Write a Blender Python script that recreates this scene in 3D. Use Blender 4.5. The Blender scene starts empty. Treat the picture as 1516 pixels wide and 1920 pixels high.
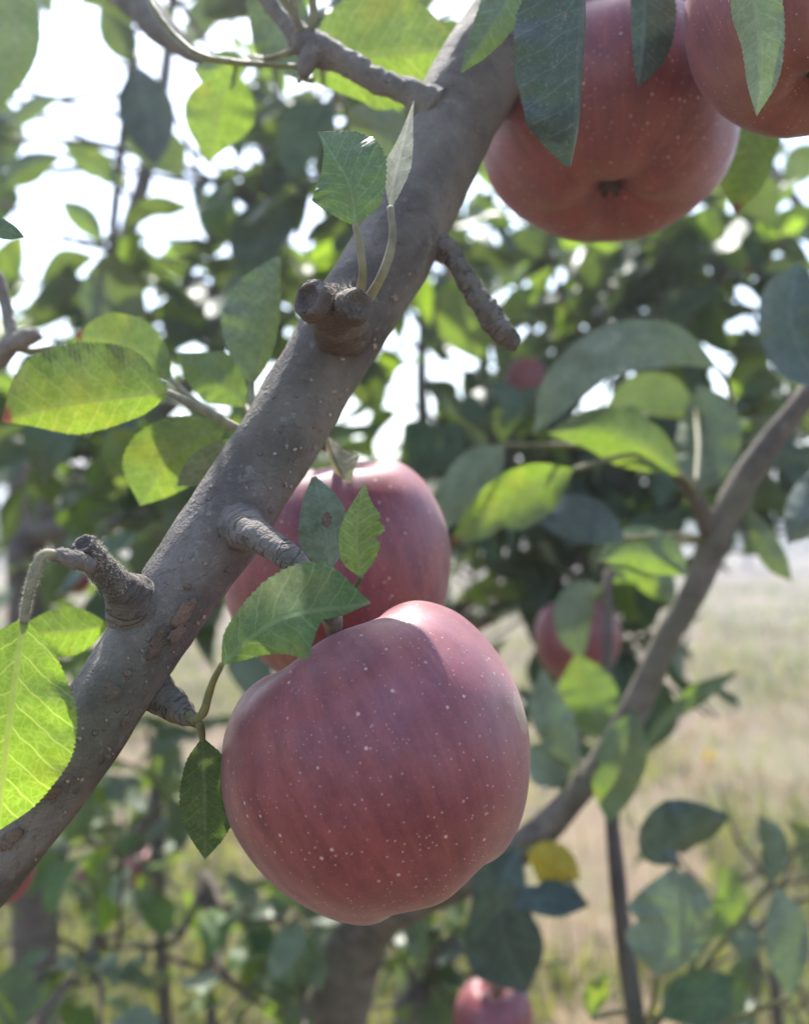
import bpy, math, random
import numpy as np
from mathutils import Vector, Matrix, noise

random.seed(7)
rng = np.random.default_rng(7)
scene = bpy.context.scene
col = scene.collection

# ------------------------------------------------------------------ camera
F = 1650.0          # focal length in photo pixels
H = 1.30            # camera height above the ground (m)
cam = bpy.data.cameras.new('camera')
cam.sensor_fit = 'HORIZONTAL'
cam.sensor_width = 36.0
cam.lens = 36.0 * F / 1516.0
cam.clip_start = 0.01
cam.clip_end = 2000.0
cam.dof.use_dof = True
cam.dof.focus_distance = 0.208
cam.dof.aperture_fstop = 11.5
cam.dof.aperture_blades = 0
cam_o = bpy.data.objects.new('camera', cam)
cam_o.location = (0, 0, H)
cam_o.rotation_euler = (math.radians(90), 0, 0)
col.objects.link(cam_o)
scene.camera = cam_o

# ------------------------------------------------------------------ light
SUN = Vector((-0.07, 0.55, 0.83)).normalized()      # towards the sun
elev = math.asin(SUN.z)
world = bpy.data.worlds.new('World')
scene.world = world
world.use_nodes = True
wn = world.node_tree.nodes
wl = world.node_tree.links
wn.clear()
sky = wn.new('ShaderNodeTexSky')
sky.sky_type = 'NISHITA'
sky.sun_disc = False
sky.sun_elevation = elev
sky.sun_rotation = math.atan2(SUN.x, SUN.y)
sky.air_density = 1.15
sky.dust_density = 1.8
sky.ozone_density = 1.6
bg = wn.new('ShaderNodeBackground')
bg.inputs['Strength'].default_value = 0.15
wo = wn.new('ShaderNodeOutputWorld')
wl.new(sky.outputs[0], bg.inputs['Color'])
wl.new(bg.outputs[0], wo.inputs['Surface'])
sun = bpy.data.lights.new('sun', 'SUN')
sun.energy = 4.4
sun.angle = math.radians(0.53)
sun.color = (1.0, 0.965, 0.91)
sun_o = bpy.data.objects.new('sun', sun)
sun_o.location = (-2, 5, 8)
sun_o.rotation_mode = 'QUATERNION'
sun_o.rotation_quaternion = SUN.to_track_quat('Z', 'Y')
col.objects.link(sun_o)
scene.view_settings.view_transform = 'Standard'
scene.view_settings.look = 'None'
scene.view_settings.gamma = 1.0
scene.view_settings.use_curve_mapping = False
scene.view_settings.exposure = 1.56
scene.cycles.use_denoising = True
scene.cycles.max_bounces = 10
scene.cycles.diffuse_bounces = 5
scene.cycles.transmission_bounces = 6
scene.cycles.sample_clamp_indirect = 8.0


# ------------------------------------------------------------------ helpers
def P(x, y, Y):
    return np.array([(x - 758.0) / F * Y, Y, H - (y - 960.0) / F * Y])


def cr(pts, n):
    """cubic resample of a polyline (k,d) into n+1 points"""
    p = np.asarray(pts, float)
    if p.ndim == 1:
        p = p[:, None]
    k = len(p)
    if k == 2:
        t = np.linspace(0, 1, n + 1)[:, None]
        return p[0] * (1 - t) + p[1] * t
    d = np.linalg.norm(np.diff(p[:, :min(3, p.shape[1])], axis=0), axis=1)
    s = np.concatenate([[0], np.cumsum(np.maximum(d, 1e-9))])
    return hermite(s, p, np.linspace(0, s[-1], n + 1))


def hermite(s, p, q):
    m = np.gradient(p, s, axis=0)
    i = np.clip(np.searchsorted(s, q, side='right') - 1, 0, len(s) - 2)
    h = (s[i + 1] - s[i])
    t = ((q - s[i]) / h)[:, None]
    h = h[:, None]
    return ((2 * t**3 - 3 * t**2 + 1) * p[i] + (t**3 - 2 * t**2 + t) * h * m[i]
            + (-2 * t**3 + 3 * t**2) * p[i + 1] + (t**3 - t**2) * h * m[i + 1])


def prof(vals, n):
    v = np.asarray(vals, float)[:, None]
    return hermite(np.linspace(0, 1, len(vals)), v, np.linspace(0, 1, n + 1))[:, 0]


class MB:
    """collects vertices and faces, then links them as one mesh object"""
    def __init__(self):
        self.v, self.f, self.uv, self.n = [], [], [], 0

    def add(self, verts, faces, uvs=None):
        verts = np.asarray(verts, float)
        self.v.append(verts)
        self.f.extend([tuple(i + self.n for i in f) for f in faces])
        self.uv.append(np.zeros((len(verts), 2)) if uvs is None else np.asarray(uvs, float))
        self.n += len(verts)
        return self

    def mesh(self, name, mat, origin=(0, 0, 0), smooth=True):
        v = np.concatenate(self.v) - np.asarray(origin, float)
        uv = np.concatenate(self.uv)
        me = bpy.data.meshes.new(name)
        me.from_pydata(v.tolist(), [], self.f)
        me.materials.append(mat)
        if smooth:
            me.polygons.foreach_set('use_smooth', [True] * len(me.polygons))
        lay = me.uv_layers.new(name='UVMap')
        idx = np.empty(len(me.loops), int)
        me.loops.foreach_get('vertex_index', idx)
        lay.data.foreach_set('uv', uv[idx].ravel())
        me.update()
        return me

    def build(self, name, mat, parent=None, smooth=True):
        org = world_origin(parent)
        o = bpy.data.objects.new(name, self.mesh(name, mat, org, smooth))
        o.parent = parent
        col.objects.link(o)
        return o


def world_origin(o):
    w = np.zeros(3)
    while o is not None:
        w = w + np.array(o.location)
        o = o.parent
    return w


def thing(name, label, cat, loc, group=None):
    o = bpy.data.objects.new(name, None)
    o.location = tuple(loc)
    o.empty_display_size = 0.02
    col.objects.link(o)
    tag(o, label, cat, group)
    return o


def tag(o, label=None, cat=None, group=None, kind=None):
    if label:
        o['label'] = label
    if cat:
        o['category'] = cat
    if group:
        o['group'] = group
    if kind:
        o['kind'] = kind
    return o


def nz(p, s, seed=0.0):
    return noise.noise(Vector((p[0] * s + seed, p[1] * s + seed * 1.7, p[2] * s - seed)))


def tube(pts, rad, n=14, rings=40, bump=0.0, bscale=300.0, cut=(False, False), ringmod=None, seed=0.0, elong=4.0):
    """tube through world points with given radii; returns verts, faces, uvs"""
    c = cr(np.asarray(pts, float), rings)
    r = hermite(np.concatenate([[0], np.cumsum(np.linalg.norm(np.diff(np.asarray(pts, float), axis=0), axis=1))]) if len(pts) > 2 else np.array([0., 1.]),
                np.asarray(rad, float)[:, None],
                np.linspace(0, 1, rings + 1) * (np.sum(np.linalg.norm(np.diff(np.asarray(pts, float), axis=0), axis=1)) if len(pts) > 2 else 1.0))[:, 0]
    r = np.maximum(r, 1e-5)
    if ringmod is not None:
        r = r * ringmod(np.linspace(0, 1, rings + 1))
    tan = np.gradient(c, axis=0)
    tan /= np.linalg.norm(tan, axis=1)[:, None]
    up = np.array([0, 0, 1.0]) if abs(tan[0][2]) < 0.9 else np.array([1.0, 0, 0])
    a = np.cross(tan[0], up)
    a /= np.linalg.norm(a)
    verts, uvs, faces = [], [], []
    L = 0.0
    ang = np.linspace(0, 2 * math.pi, n, endpoint=False)
    for i in range(rings + 1):
        a = a - tan[i] * np.dot(a, tan[i])
        a /= np.linalg.norm(a)
        b = np.cross(tan[i], a)
        if i:
            L += np.linalg.norm(c[i] - c[i - 1])
        for k, t in enumerate(ang):
            d = a * math.cos(t) + b * math.sin(t)
            rr = r[i]
            if bump:
                q = d * r[i] + np.array([0, 0, L / elong]) if elong else c[i] + d * r[i]
                rr += bump * (nz(q, bscale, seed) + 0.5 * nz(q, bscale * 2.7, seed + 5) + 0.9 * nz(c[i] + d * r[i], bscale * 0.28, seed + 9))
            verts.append(c[i] + d * rr)
            uvs.append((k / n, L))
    for i in range(rings):
        for k in range(n):
            k2 = (k + 1) % n
            faces.append((i * n + k, i * n + k2, (i + 1) * n + k2, (i + 1) * n + k))
    for end, base, sgn in ((0, 0, -1), (1, rings * n, 1)):
        idx = [base + k for k in range(n)]
        if end == 0:
            idx = idx[::-1]
        ci = c[0] if end == 0 else c[-1]
        ri = r[0] if end == 0 else r[-1]
        ti = tan[0] if end == 0 else tan[-1]
        if cut[end]:
            s0 = len(verts)
            for k in idx:
                verts.append(ci + (verts[k] - ci) * 0.74 + ti * sgn * ri * 0.06)
                uvs.append(uvs[k])
            s1 = len(verts)
            for k in idx:
                verts.append(ci + (verts[k] - ci) * 0.55 - ti * sgn * ri * 0.28)
                uvs.append(uvs[k])
            s2 = len(verts)
            verts.append(ci - ti * sgn * ri * 0.12)
            uvs.append((0, 0))
            for k in range(n):
                k2 = (k + 1) % n
                faces.append((idx[k], idx[k2], s0 + k2, s0 + k))
                faces.append((s0 + k, s0 + k2, s1 + k2, s1 + k))
                faces.append((s1 + k, s1 + k2, s2))
        else:
            s2 = len(verts)
            verts.append(ci + ti * sgn * ri * 0.4)
            uvs.append((0, 0))
            for k in range(n):
                faces.append((idx[k], idx[(k + 1) % n], s2))
    return verts, faces, uvs


def pxt(pts):
    """pixel points (x, y, Y, radius_px) -> world points and radii"""
    return [P(x, y, Y) for x, y, Y, r in pts], [r / F * Y for x, y, Y, r in pts]


# ------------------------------------------------------------------ materials
def new_mat(name):
    m = bpy.data.materials.new(name)
    m.use_nodes = True
    nt = m.node_tree
    nt.nodes.clear()
    out = nt.nodes.new('ShaderNodeOutputMaterial')
    return m, nt, out


class NT:
    def __init__(self, nt):
        self.t = nt

    def n(self, kind, **kw):
        node = self.t.nodes.new(kind)
        for k, v in kw.items():
            setattr(node, k, v)
        return node

    def link(self, a, b):
        self.t.links.new(a, b)

    def val(self, sock, v):
        if hasattr(v, 'is_output') or hasattr(v, 'links'):
            self.link(v, sock)
        else:
            sock.default_value = v

    def math(self, op, a, b=0.0, c=0.0, clamp=False):
        m = self.n('ShaderNodeMath', operation=op, use_clamp=clamp)
        self.val(m.inputs[0], a)
        self.val(m.inputs[1], b)
        self.val(m.inputs[2], c)
        return m.outputs[0]

    def ramp(self, x, a, b, lo=0.0, hi=1.0, smooth=True):
        m = self.n('ShaderNodeMapRange', interpolation_type='SMOOTHSTEP' if smooth else 'LINEAR')
        self.val(m.inputs['Value'], x)
        m.inputs['From Min'].default_value = a
        m.inputs['From Max'].default_value = b
        m.inputs['To Min'].default_value = lo
        m.inputs['To Max'].default_value = hi
        return m.outputs[0]

    def mix(self, f, a, b, blend='MIX'):
        m = self.n('ShaderNodeMix', data_type='RGBA', blend_type=blend)
        self.val(m.inputs[0], f)
        self.val(m.inputs[6], a)
        self.val(m.inputs[7], b)
        return m.outputs[2]

    def noise(self, vec, scale, detail=3.0, rough=0.55, dist=0.0):
        m = self.n('ShaderNodeTexNoise')
        self.link(vec, m.inputs['Vector'])
        m.inputs['Scale'].default_value = scale
        m.inputs['Detail'].default_value = detail
        m.inputs['Roughness'].default_value = rough
        m.inputs['Distortion'].default_value = dist
        return m.outputs['Fac']

    def voro(self, vec, scale, feature='F1', rnd=1.0):
        m = self.n('ShaderNodeTexVoronoi', feature=feature)
        self.link(vec, m.inputs['Vector'])
        m.inputs['Scale'].default_value = scale
        m.inputs['Randomness'].default_value = rnd
        return m

    def mapping(self, vec, scale=(1, 1, 1), rot=(0, 0, 0), loc=(0, 0, 0)):
        m = self.n('ShaderNodeMapping')
        self.link(vec, m.inputs['Vector'])
        m.inputs['Scale'].default_value = scale
        m.inputs['Rotation'].default_value = rot
        m.inputs['Location'].default_value = loc
        return m.outputs[0]


def rgb(r, g, b):
    return (r, g, b, 1.0)


def leaf_material(name, top, under, trans, tfac=0.45, yellow=0.0, vein=0.5, rough=0.52, spots=0.25, edge=None, fine=True):
    m, nt, out = new_mat(name)
    N = NT(nt)
    uvn = N.n('ShaderNodeUVMap')
    sep = N.n('ShaderNodeSeparateXYZ')
    N.link(uvn.outputs[0], sep.inputs[0])
    u, t = sep.outputs[0], sep.outputs[1]
    at = N.math('ABSOLUTE', t)
    geo = N.n('ShaderNodeNewGeometry')
    obi = N.n('ShaderNodeObjectInfo')
    tc = N.n('ShaderNodeTexCoord')
    pos = geo.outputs['Position']
    # midrib and lateral veins
    wob = N.math('MULTIPLY', N.math('SUBTRACT', N.noise(uvn.outputs[0], 7.0, 2.0), 0.5), 0.06)
    mid = N.ramp(at, 0.007, 0.020, 1.0, 0.0)
    side = N.math('MULTIPLY', N.math('SIGN', t), 0.25)
    ph = N.math('ADD', N.math('SUBTRACT', N.math('ADD', u, wob), N.math('MULTIPLY', at, 0.85)), N.math('MULTIPLY', N.math('MULTIPLY', at, at), 0.5))
    ph = N.math('ADD', N.math('MULTIPLY', ph, 8.5), side)
    fr = N.math('ABSOLUTE', N.math('SUBTRACT', N.math('FRACT', ph), 0.5))
    lat = N.ramp(fr, 0.0, 0.07, 1.0, 0.0)
    veins = N.math('MAXIMUM', mid, N.math('MULTIPLY', lat, 0.95))
    if fine:
        ve = N.voro(uvn.outputs[0], 24.0, 'DISTANCE_TO_EDGE')
        v2 = N.ramp(ve.outputs['Distance'], 0.0, 0.09, 0.40, 0.0)
        ve3 = N.voro(uvn.outputs[0], 62.0, 'DISTANCE_TO_EDGE')
        v3 = N.ramp(ve3.outputs['Distance'], 0.0, 0.10, 0.20, 0.0)
        veins = N.math('MAXIMUM', veins, N.math('MAXIMUM', v2, v3))
    veins = N.math('MULTIPLY', veins, vein)
    big = N.noise(pos, 55.0, 3.0)
    rnd = obi.outputs['Random']
    lum = N.math('ADD', N.math('MULTIPLY', N.ramp(big, 0.3, 0.7, 0.75, 1.2), N.ramp(N.noise(pos, 420.0, 4.0, 0.7), 0.32, 0.68, 0.80, 1.18)), N.math('MULTIPLY', N.math('SUBTRACT', rnd, 0.5), 0.5))
    topc = N.mix(veins, rgb(*top), rgb(top[0] * 3.2 + .04, top[1] * 2.3 + .04, top[2] * 3.0 + .02))
    undc = N.mix(veins, rgb(*under), rgb(under[0] * 1.7, under[1] * 1.6, under[2] * 1.5))
    base = N.mix(geo.outputs['Backfacing'], topc, undc)
    # yellowing and brown spots
    yl = N.math('MULTIPLY', N.ramp(N.noise(pos, 26.0, 3.0, 0.6), 0.52, 0.72), N.ramp(at, 0.02, 0.3, 0.4, 1.0))
    yl = N.math('ADD', N.math('MULTIPLY', yl, spots), yellow, clamp=True)
    base = N.mix(yl, base, rgb(0.34, 0.27, 0.03))
    sp = N.ramp(N.noise(pos, 330.0, 2.0, 0.5), 0.70, 0.76)
    base = N.mix(N.math('MULTIPLY', sp, 0.55), base, rgb(0.20, 0.12, 0.05))
    dust = N.ramp(N.noise(pos, 900.0, 2.0, 0.6), 0.56, 0.75)
    base = N.mix(N.math('MULTIPLY', dust, 0.13), base, rgb(0.45, 0.47, 0.42))
    lumv = N.n('ShaderNodeVectorMath', operation='SCALE')
    N.link(base, lumv.inputs[0])
    N.link(lum, lumv.inputs['Scale'])
    mot = N.ramp(N.noise(pos, 210.0, 4.0, 0.65), 0.30, 0.70, 0.80, 1.08)
    trb = N.n('ShaderNodeVectorMath', operation='SCALE')
    trb.inputs[0].default_value = trans
    N.link(mot, trb.inputs['Scale'])
    tr = N.mix(veins, trb.outputs[0], rgb(min(1, trans[0] * 1.9 + .10), min(1, trans[1] * 1.45 + .08), trans[2] * 1.6 + .08))
    tr = N.mix(N.math('MULTIPLY', mid, 0.6), tr, rgb(trans[0] * .45, trans[1] * .42, trans[2]))
    tr = N.mix(yl, tr, rgb(0.75, 0.55, 0.02))
    tr = N.mix(N.math('MULTIPLY', sp, 0.6), tr, rgb(0.18, 0.09, 0.02))
    if edge:
        e = N.ramp(N.math('ADD', u, N.math('MULTIPLY', N.math('SUBTRACT', N.noise(pos, 180.0, 3.0), 0.5), 0.16)), 0.90, 0.96)
        base2 = N.mix(e, lumv.outputs[0], rgb(*edge))
        tr = N.mix(e, tr, rgb(*edge))
    else:
        base2 = lumv.outputs[0]
    bs = N.n('ShaderNodeBsdfPrincipled')
    N.link(base2, bs.inputs['Base Color'])
    N.link(N.ramp(N.math('ADD', N.math('MULTIPLY', geo.outputs['Backfacing'], 0.5), N.noise(pos, 400.0, 2.0)), 0.2, 1.2, rough - .1, rough + .35), bs.inputs['Roughness'])
    bs.inputs['Specular IOR Level'].default_value = 0.32
    bmp = N.n('ShaderNodeBump')
    bmp.inputs['Strength'].default_value = 0.22
    bmp.inputs['Distance'].default_value = 0.0005
    hgt = N.math('SUBTRACT', N.math('MULTIPLY', N.noise(pos, 500.0, 2.0), 0.5), N.math('MULTIPLY', veins, 1.2))
    N.link(hgt, bmp.inputs['Height'])
    N.link(bmp.outputs[0], bs.inputs['Normal'])
    tl = N.n('ShaderNodeBsdfTranslucent')
    N.link(tr, tl.inputs['Color'])
    mx = N.n('ShaderNodeMixShader')
    mx.inputs[0].default_value = tfac
    N.link(bs.outputs[0], mx.inputs[1])
    N.link(tl.outputs[0], mx.inputs[2])
    N.link(mx.outputs[0], out.inputs['Surface'])
    return m


def wood_material(name, c1, c2, moss=(0.13, 0.14, 0.07), moss_amt=0.5, scale=1.0, bump=0.5, rough=0.8, ring=False):
    m, nt, out = new_mat(name)
    N = NT(nt)
    tc = N.n('ShaderNodeTexCoord')
    pos = tc.outputs['Object']
    n1 = N.noise(pos, 60.0 * scale, 5.0, 0.6)
    n2 = N.noise(pos, 420.0 * scale, 4.0, 0.65)
    n3 = N.noise(pos, 22.0 * scale, 3.0, 0.5)
    n4 = N.noise(pos, 1600.0 * scale, 2.0, 0.6)
    c = N.mix(N.ramp(n1, 0.32, 0.68), rgb(*c1), rgb(*c2))
    c = N.mix(N.math('MULTIPLY', N.ramp(n3, 0.42, 0.66), moss_amt), c, rgb(*moss))
    c = N.mix(N.math('MULTIPLY', N.ramp(n2, 0.58, 0.78), 0.5), c, rgb(min(1, c2[0] * 1.7), min(1, c2[1] * 1.65), min(1, c2[2] * 1.6)))
    c = N.mix(N.math('MULTIPLY', N.ramp(n2, 0.40, 0.24), 0.55), c, rgb(c1[0] * .45, c1[1] * .45, c1[2] * .45))
    vd = N.voro(pos, 210.0 * scale)
    dots = N.ramp(vd.outputs['Distance'], 0.10, 0.20, 1.0, 0.0)
    c = N.mix(N.math('MULTIPLY', N.math('MULTIPLY', dots, N.ramp(n1, 0.5, 0.65)), 0.4), c, rgb(0.30, 0.24, 0.18))
    # fine cracks in the bark
    ck = N.voro(N.mapping(pos, scale=(1, 1, 0.45), rot=(0.5, 0.2, 0.6)), 130.0 * scale, 'DISTANCE_TO_EDGE')
    crk = N.math('MULTIPLY', N.ramp(N.math('ADD', ck.outputs['Distance'], N.math('MULTIPLY', N.math('SUBTRACT', n2, 0.5), 0.10)), 0.0, 0.035, 1.0, 0.0), N.ramp(n1, 0.46, 0.60))
    c = N.mix(N.math('MULTIPLY', crk, 0.10), c, rgb(c1[0] * .4, c1[1] * .4, c1[2] * .4))
    lich = N.math('MULTIPLY', N.ramp(N.noise(pos, 140.0 * scale, 4.0, 0.7), 0.60, 0.68), 0.35)
    c = N.mix(lich, c, rgb(0.30, 0.29, 0.25))
    hgt = N.math('ADD', N.math('ADD', N.math('MULTIPLY', n2, 1.0), N.math('MULTIPLY', n4, 0.45)), N.math('MULTIPLY', dots, 0.5))
    hgt = N.math('SUBTRACT', hgt, N.math('MULTIPLY', crk, 0.10))
    if ring:
        uvm = N.n('ShaderNodeUVMap')
        rn = N.noise(N.mapping(uvm.outputs[0], scale=(1.6, 300.0, 1.0)), 1.0, 2.0, 0.5)
        rl_ = N.ramp(N.math('ABSOLUTE', N.math('SUBTRACT', rn, 0.5)), 0.0, 0.022, 1.0, 0.0)
        c = N.mix(N.math('MULTIPLY', N.math('MULTIPLY', rl_, N.ramp(n1, 0.40, 0.58)), 0.75), c, rgb(0.035, 0.028, 0.024))
        hgt = N.math('SUBTRACT', hgt, N.math('MULTIPLY', rl_, 0.3))
    bs = N.n('ShaderNodeBsdfPrincipled')
    N.link(c, bs.inputs['Base Color'])
    bs.inputs['Roughness'].default_value = rough
    bs.inputs['Specular IOR Level'].default_value = 0.3
    bmp = N.n('ShaderNodeBump')
    bmp.inputs['Strength'].default_value = bump
    bmp.inputs['Distance'].default_value = 0.0015
    N.link(hgt, bmp.inputs['Height'])
    N.link(bmp.outputs[0], bs.inputs['Normal'])
    N.link(bs.outputs[0], out.inputs['Surface'])
    return m


def plain_material(name, c, rough=0.7, var=0.35, scale=300.0, trans=None, tfac=0.3, bump=0.3):
    m, nt, out = new_mat(name)
    N = NT(nt)
    tc = N.n('ShaderNodeTexCoord')
    pos = tc.outputs['Object']
    n = N.noise(pos, scale, 4.0, 0.6)
    cc = N.mix(N.ramp(n, 0.3, 0.7), rgb(*(x * (1 - var) for x in c)), rgb(*(min(1, x * (1 + var)) for x in c)))
    bs = N.n('ShaderNodeBsdfPrincipled')
    N.link(cc, bs.inputs['Base Color'])
    bs.inputs['Roughness'].default_value = rough
    bmp = N.n('ShaderNodeBump')
    bmp.inputs['Strength'].default_value = bump
    bmp.inputs['Distance'].default_value = 0.0006
    N.link(n, bmp.inputs['Height'])
    N.link(bmp.outputs[0], bs.inputs['Normal'])
    sh = bs.outputs[0]
    if trans:
        tl = N.n('ShaderNodeBsdfTranslucent')
        tl.inputs['Color'].default_value = rgb(*trans)
        mx = N.n('ShaderNodeMixShader')
        mx.inputs[0].default_value = tfac
        N.link(sh, mx.inputs[1])
        N.link(tl.outputs[0], mx.inputs[2])
        sh = mx.outputs[0]
    N.link(sh, out.inputs['Surface'])
    return m


def apple_material(name, seed=0.0, scar=None, R=0.04):
    m, nt, out = new_mat(name)
    N = NT(nt)
    tc = N.n('ShaderNodeTexCoord')
    pos = N.mapping(tc.outputs['Object'], loc=(seed, seed * .7, 0))
    sep = N.n('ShaderNodeSeparateXYZ')
    N.link(tc.outputs['Object'], sep.inputs[0])
    z = N.math('DIVIDE', sep.outputs[2], R)
    # direction around the axis, so streaks run from stem to calyx
    flat = N.n('ShaderNodeCombineXYZ')
    N.link(sep.outputs[0], flat.inputs[0])
    N.link(sep.outputs[1], flat.inputs[1])
    nor = N.n('ShaderNodeVectorMath', operation='NORMALIZE')
    N.link(flat.outputs[0], nor.inputs[0])
    st = N.n('ShaderNodeSeparateXYZ')
    N.link(nor.outputs[0], st.inputs[0])
    cmb = N.n('ShaderNodeCombineXYZ')
    N.link(st.outputs[0], cmb.inputs[0])
    N.link(st.outputs[1], cmb.inputs[1])
    N.link(N.math('ADD', N.math('MULTIPLY', z, 0.16), seed * 3.1), cmb.inputs[2])
    s1 = N.noise(cmb.outputs[0], 9.0, 4.0, 0.62, 0.3)
    s2 = N.noise(cmb.outputs[0], 26.0, 3.0, 0.6, 0.4)
    blot = N.noise(pos, 48.0, 4.0, 0.6)
    c = N.mix(N.ramp(N.math('ADD', N.math('MULTIPLY', s1, 0.5), N.math('MULTIPLY', N.noise(pos, 80.0, 6.0, 0.72), 0.5)), 0.36, 0.64), rgb(0.135, 0.017, 0.021), rgb(0.235, 0.045, 0.042))
    c = N.mix(N.math('MULTIPLY', N.ramp(s2, 0.48, 0.72), 0.22), c, rgb(0.27, 0.066, 0.054))
    c = N.mix(N.math('MULTIPLY', N.ramp(blot, 0.50, 0.75), 0.28), c, rgb(0.27, 0.070, 0.054))
    low = N.math('MULTIPLY', N.ramp(z, -0.35, -0.98), N.ramp(blot, 0.30, 0.65, 0.25, 0.85))
    c = N.mix(N.math('MULTIPLY', low, 0.65), c, rgb(0.30, 0.14, 0.08))
    cav = N.math('MULTIPLY', N.ramp(N.math('DIVIDE', N.math('SQRT', N.math('ADD', N.math('MULTIPLY', sep.outputs[0], sep.outputs[0]), N.math('MULTIPLY', sep.outputs[1], sep.outputs[1]))), R), 0.10, 0.34, 1.0, 0.0), N.ramp(z, 0.2, 0.5))
    c = N.mix(N.math('MULTIPLY', cav, N.ramp(N.noise(pos, 150.0, 3.0), 0.3, 0.7)), c, rgb(0.30, 0.21, 0.10))
    # lenticels
    va = N.voro(pos, 260.0)
    keep = N.ramp(va.outputs['Color'], 0.30, 0.55)
    d1 = N.math('MULTIPLY', N.ramp(va.outputs['Distance'], 0.06, 0.15, 1.0, 0.0), keep)
    vb = N.voro(pos, 540.0)
    d2 = N.math('MULTIPLY', N.ramp(vb.outputs['Distance'], 0.06, 0.17, 0.85, 0.0), N.ramp(z, 0.6, -0.5, 0.45, 1.0))
    dots = N.math('MAXIMUM', d1, d2)
    c = N.mix(N.math('MULTIPLY', dots, 0.72), c, rgb(0.64, 0.42, 0.38))
    # dust specks and fibres lying on the skin
    fib = N.mapping(pos, scale=(260, 900, 900), rot=(0.4, 0.8, 1.1))
    fv = N.n('ShaderNodeTexVoronoi')
    N.link(fib, fv.inputs['Vector'])
    fv.inputs['Scale'].default_value = 1.0
    fm = N.math('MULTIPLY', N.ramp(fv.outputs['Distance'], 0.05, 0.13, 1.0, 0.0), N.ramp(N.noise(pos, 85.0, 2.0), 0.52, 0.66))
    c = N.mix(N.math('MULTIPLY', fm, 0.65), c, rgb(0.80, 0.70, 0.62))
    # waxy bloom; its lavender towards the stem also paints in reflected sky
    bl = N.math('MULTIPLY', N.ramp(N.noise(pos, 30.0, 4.0, 0.6), 0.36, 0.74), N.ramp(z, -0.5, 0.7, 0.22, 1.0))
    bl = N.math('ADD', bl, N.math('MULTIPLY', N.ramp(N.noise(pos, 1500.0, 2.0), 0.45, 0.75), 0.25))
    c = N.mix(N.math('MULTIPLY', bl, 0.19), c, rgb(0.42, 0.32, 0.43))
    if scar:
        dv = N.n('ShaderNodeVectorMath', operation='DISTANCE')
        N.link(tc.outputs['Object'], dv.inputs[0])
        dv.inputs[1].default_value = scar[0]
        sd = N.math('ADD', dv.outputs['Value'], N.math('MULTIPLY', N.math('SUBTRACT', N.noise(pos, 420.0, 3.0), 0.5), 0.0035))
        sm = N.ramp(sd, scar[1] * .85, scar[1] * 1.05, 1.0, 0.0)
        c = N.mix(N.math('MULTIPLY', sm, 0.8), c, N.mix(N.noise(pos, 1100.0, 3.0), rgb(0.15, 0.08, 0.04), rgb(0.40, 0.26, 0.14)))
    bs = N.n('ShaderNodeBsdfPrincipled')
    N.link(c, bs.inputs['Base Color'])
    rgh = N.math('ADD', N.ramp(N.noise(pos, 130.0, 4.0), 0.3, 0.7, 0.36, 0.50), N.math('MULTIPLY', bl, 0.12))
    N.link(rgh, bs.inputs['Roughness'])
    bs.inputs['Specular IOR Level'].default_value = 0.5
    bs.inputs['Subsurface Weight'].default_value = 0.0
    bs.inputs['Sheen Weight'].default_value = 0.12
    bs.inputs['Sheen Roughness'].default_value = 0.5
    bs.inputs['Sheen Tint'].default_value = rgb(0.95, 0.85, 0.9)
    hgt = N.math('ADD', N.math('MULTIPLY', dots, 0.35), N.math('ADD', N.math('MULTIPLY', N.noise(pos, 700.0, 3.0), 0.25), N.math('MULTIPLY', fm, 0.5)))
    bmp = N.n('ShaderNodeBump')
    bmp.inputs['Strength'].default_value = 0.35
    bmp.inputs['Distance'].default_value = 0.0005
    N.link(hgt, bmp.inputs['Height'])
    N.link(bmp.outputs[0], bs.inputs['Normal'])
    N.link(bs.outputs[0], out.inputs['Surface'])
    return m


LEAF = leaf_material('leaf_green', (0.045, 0.092, 0.028), (0.14, 0.175, 0.115), (0.19, 0.32, 0.02), 0.36)
LEAF_DARK = leaf_material('leaf_dark', (0.042, 0.078, 0.034), (0.15, 0.175, 0.12), (0.13, 0.22, 0.03), 0.20, vein=0.4, spots=0.08)
LEAF_BRIGHT = leaf_material('leaf_bright', (0.085, 0.14, 0.022), (0.17, 0.21, 0.09), (0.20, 0.35, 0.010), 0.50, vein=0.9, spots=0.30)
LEAF_YELLOW = leaf_material('leaf_yellow', (0.08, 0.115, 0.028), (0.16, 0.185, 0.09), (0.165, 0.275, 0.016), 0.46, yellow=0.0, spots=0.28, edge=(0.16, 0.05, 0.03))
LEAF_GOLD = leaf_material('leaf_gold', (0.30, 0.22, 0.03), (0.30, 0.24, 0.06), (0.50, 0.38, 0.03), 0.40, yellow=0.6)
LEAF_FAR = leaf_material('leaf_canopy', (0.050, 0.080, 0.044), (0.13, 0.155, 0.125), (0.14, 0.22, 0.022), 0.25, vein=0.3, spots=0.1, fine=False)
LEAF_SKYLIT = leaf_material('leaf_skylit', (0.098, 0.128, 0.080), (0.18, 0.20, 0.155), (0.20, 0.29, 0.03), 0.30, vein=0.3, spots=0.1, fine=False, rough=0.42)  # canopy leaf made paler, sky reflection and veil put into the colour
LEAF_SHADED = leaf_material('leaf_shade', (0.034, 0.055, 0.044), (0.085, 0.105, 0.095), (0.06, 0.10, 0.03), 0.10, vein=0.3, spots=0.05, rough=0.5)  # darker bluish leaf copy, shade and sky reflection painted into its colour
LEAF_OLD = leaf_material('leaf_pale', (0.17, 0.17, 0.10), (0.25, 0.245, 0.17), (0.38, 0.36, 0.16), 0.3, vein=0.4, spots=0.3)
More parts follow.
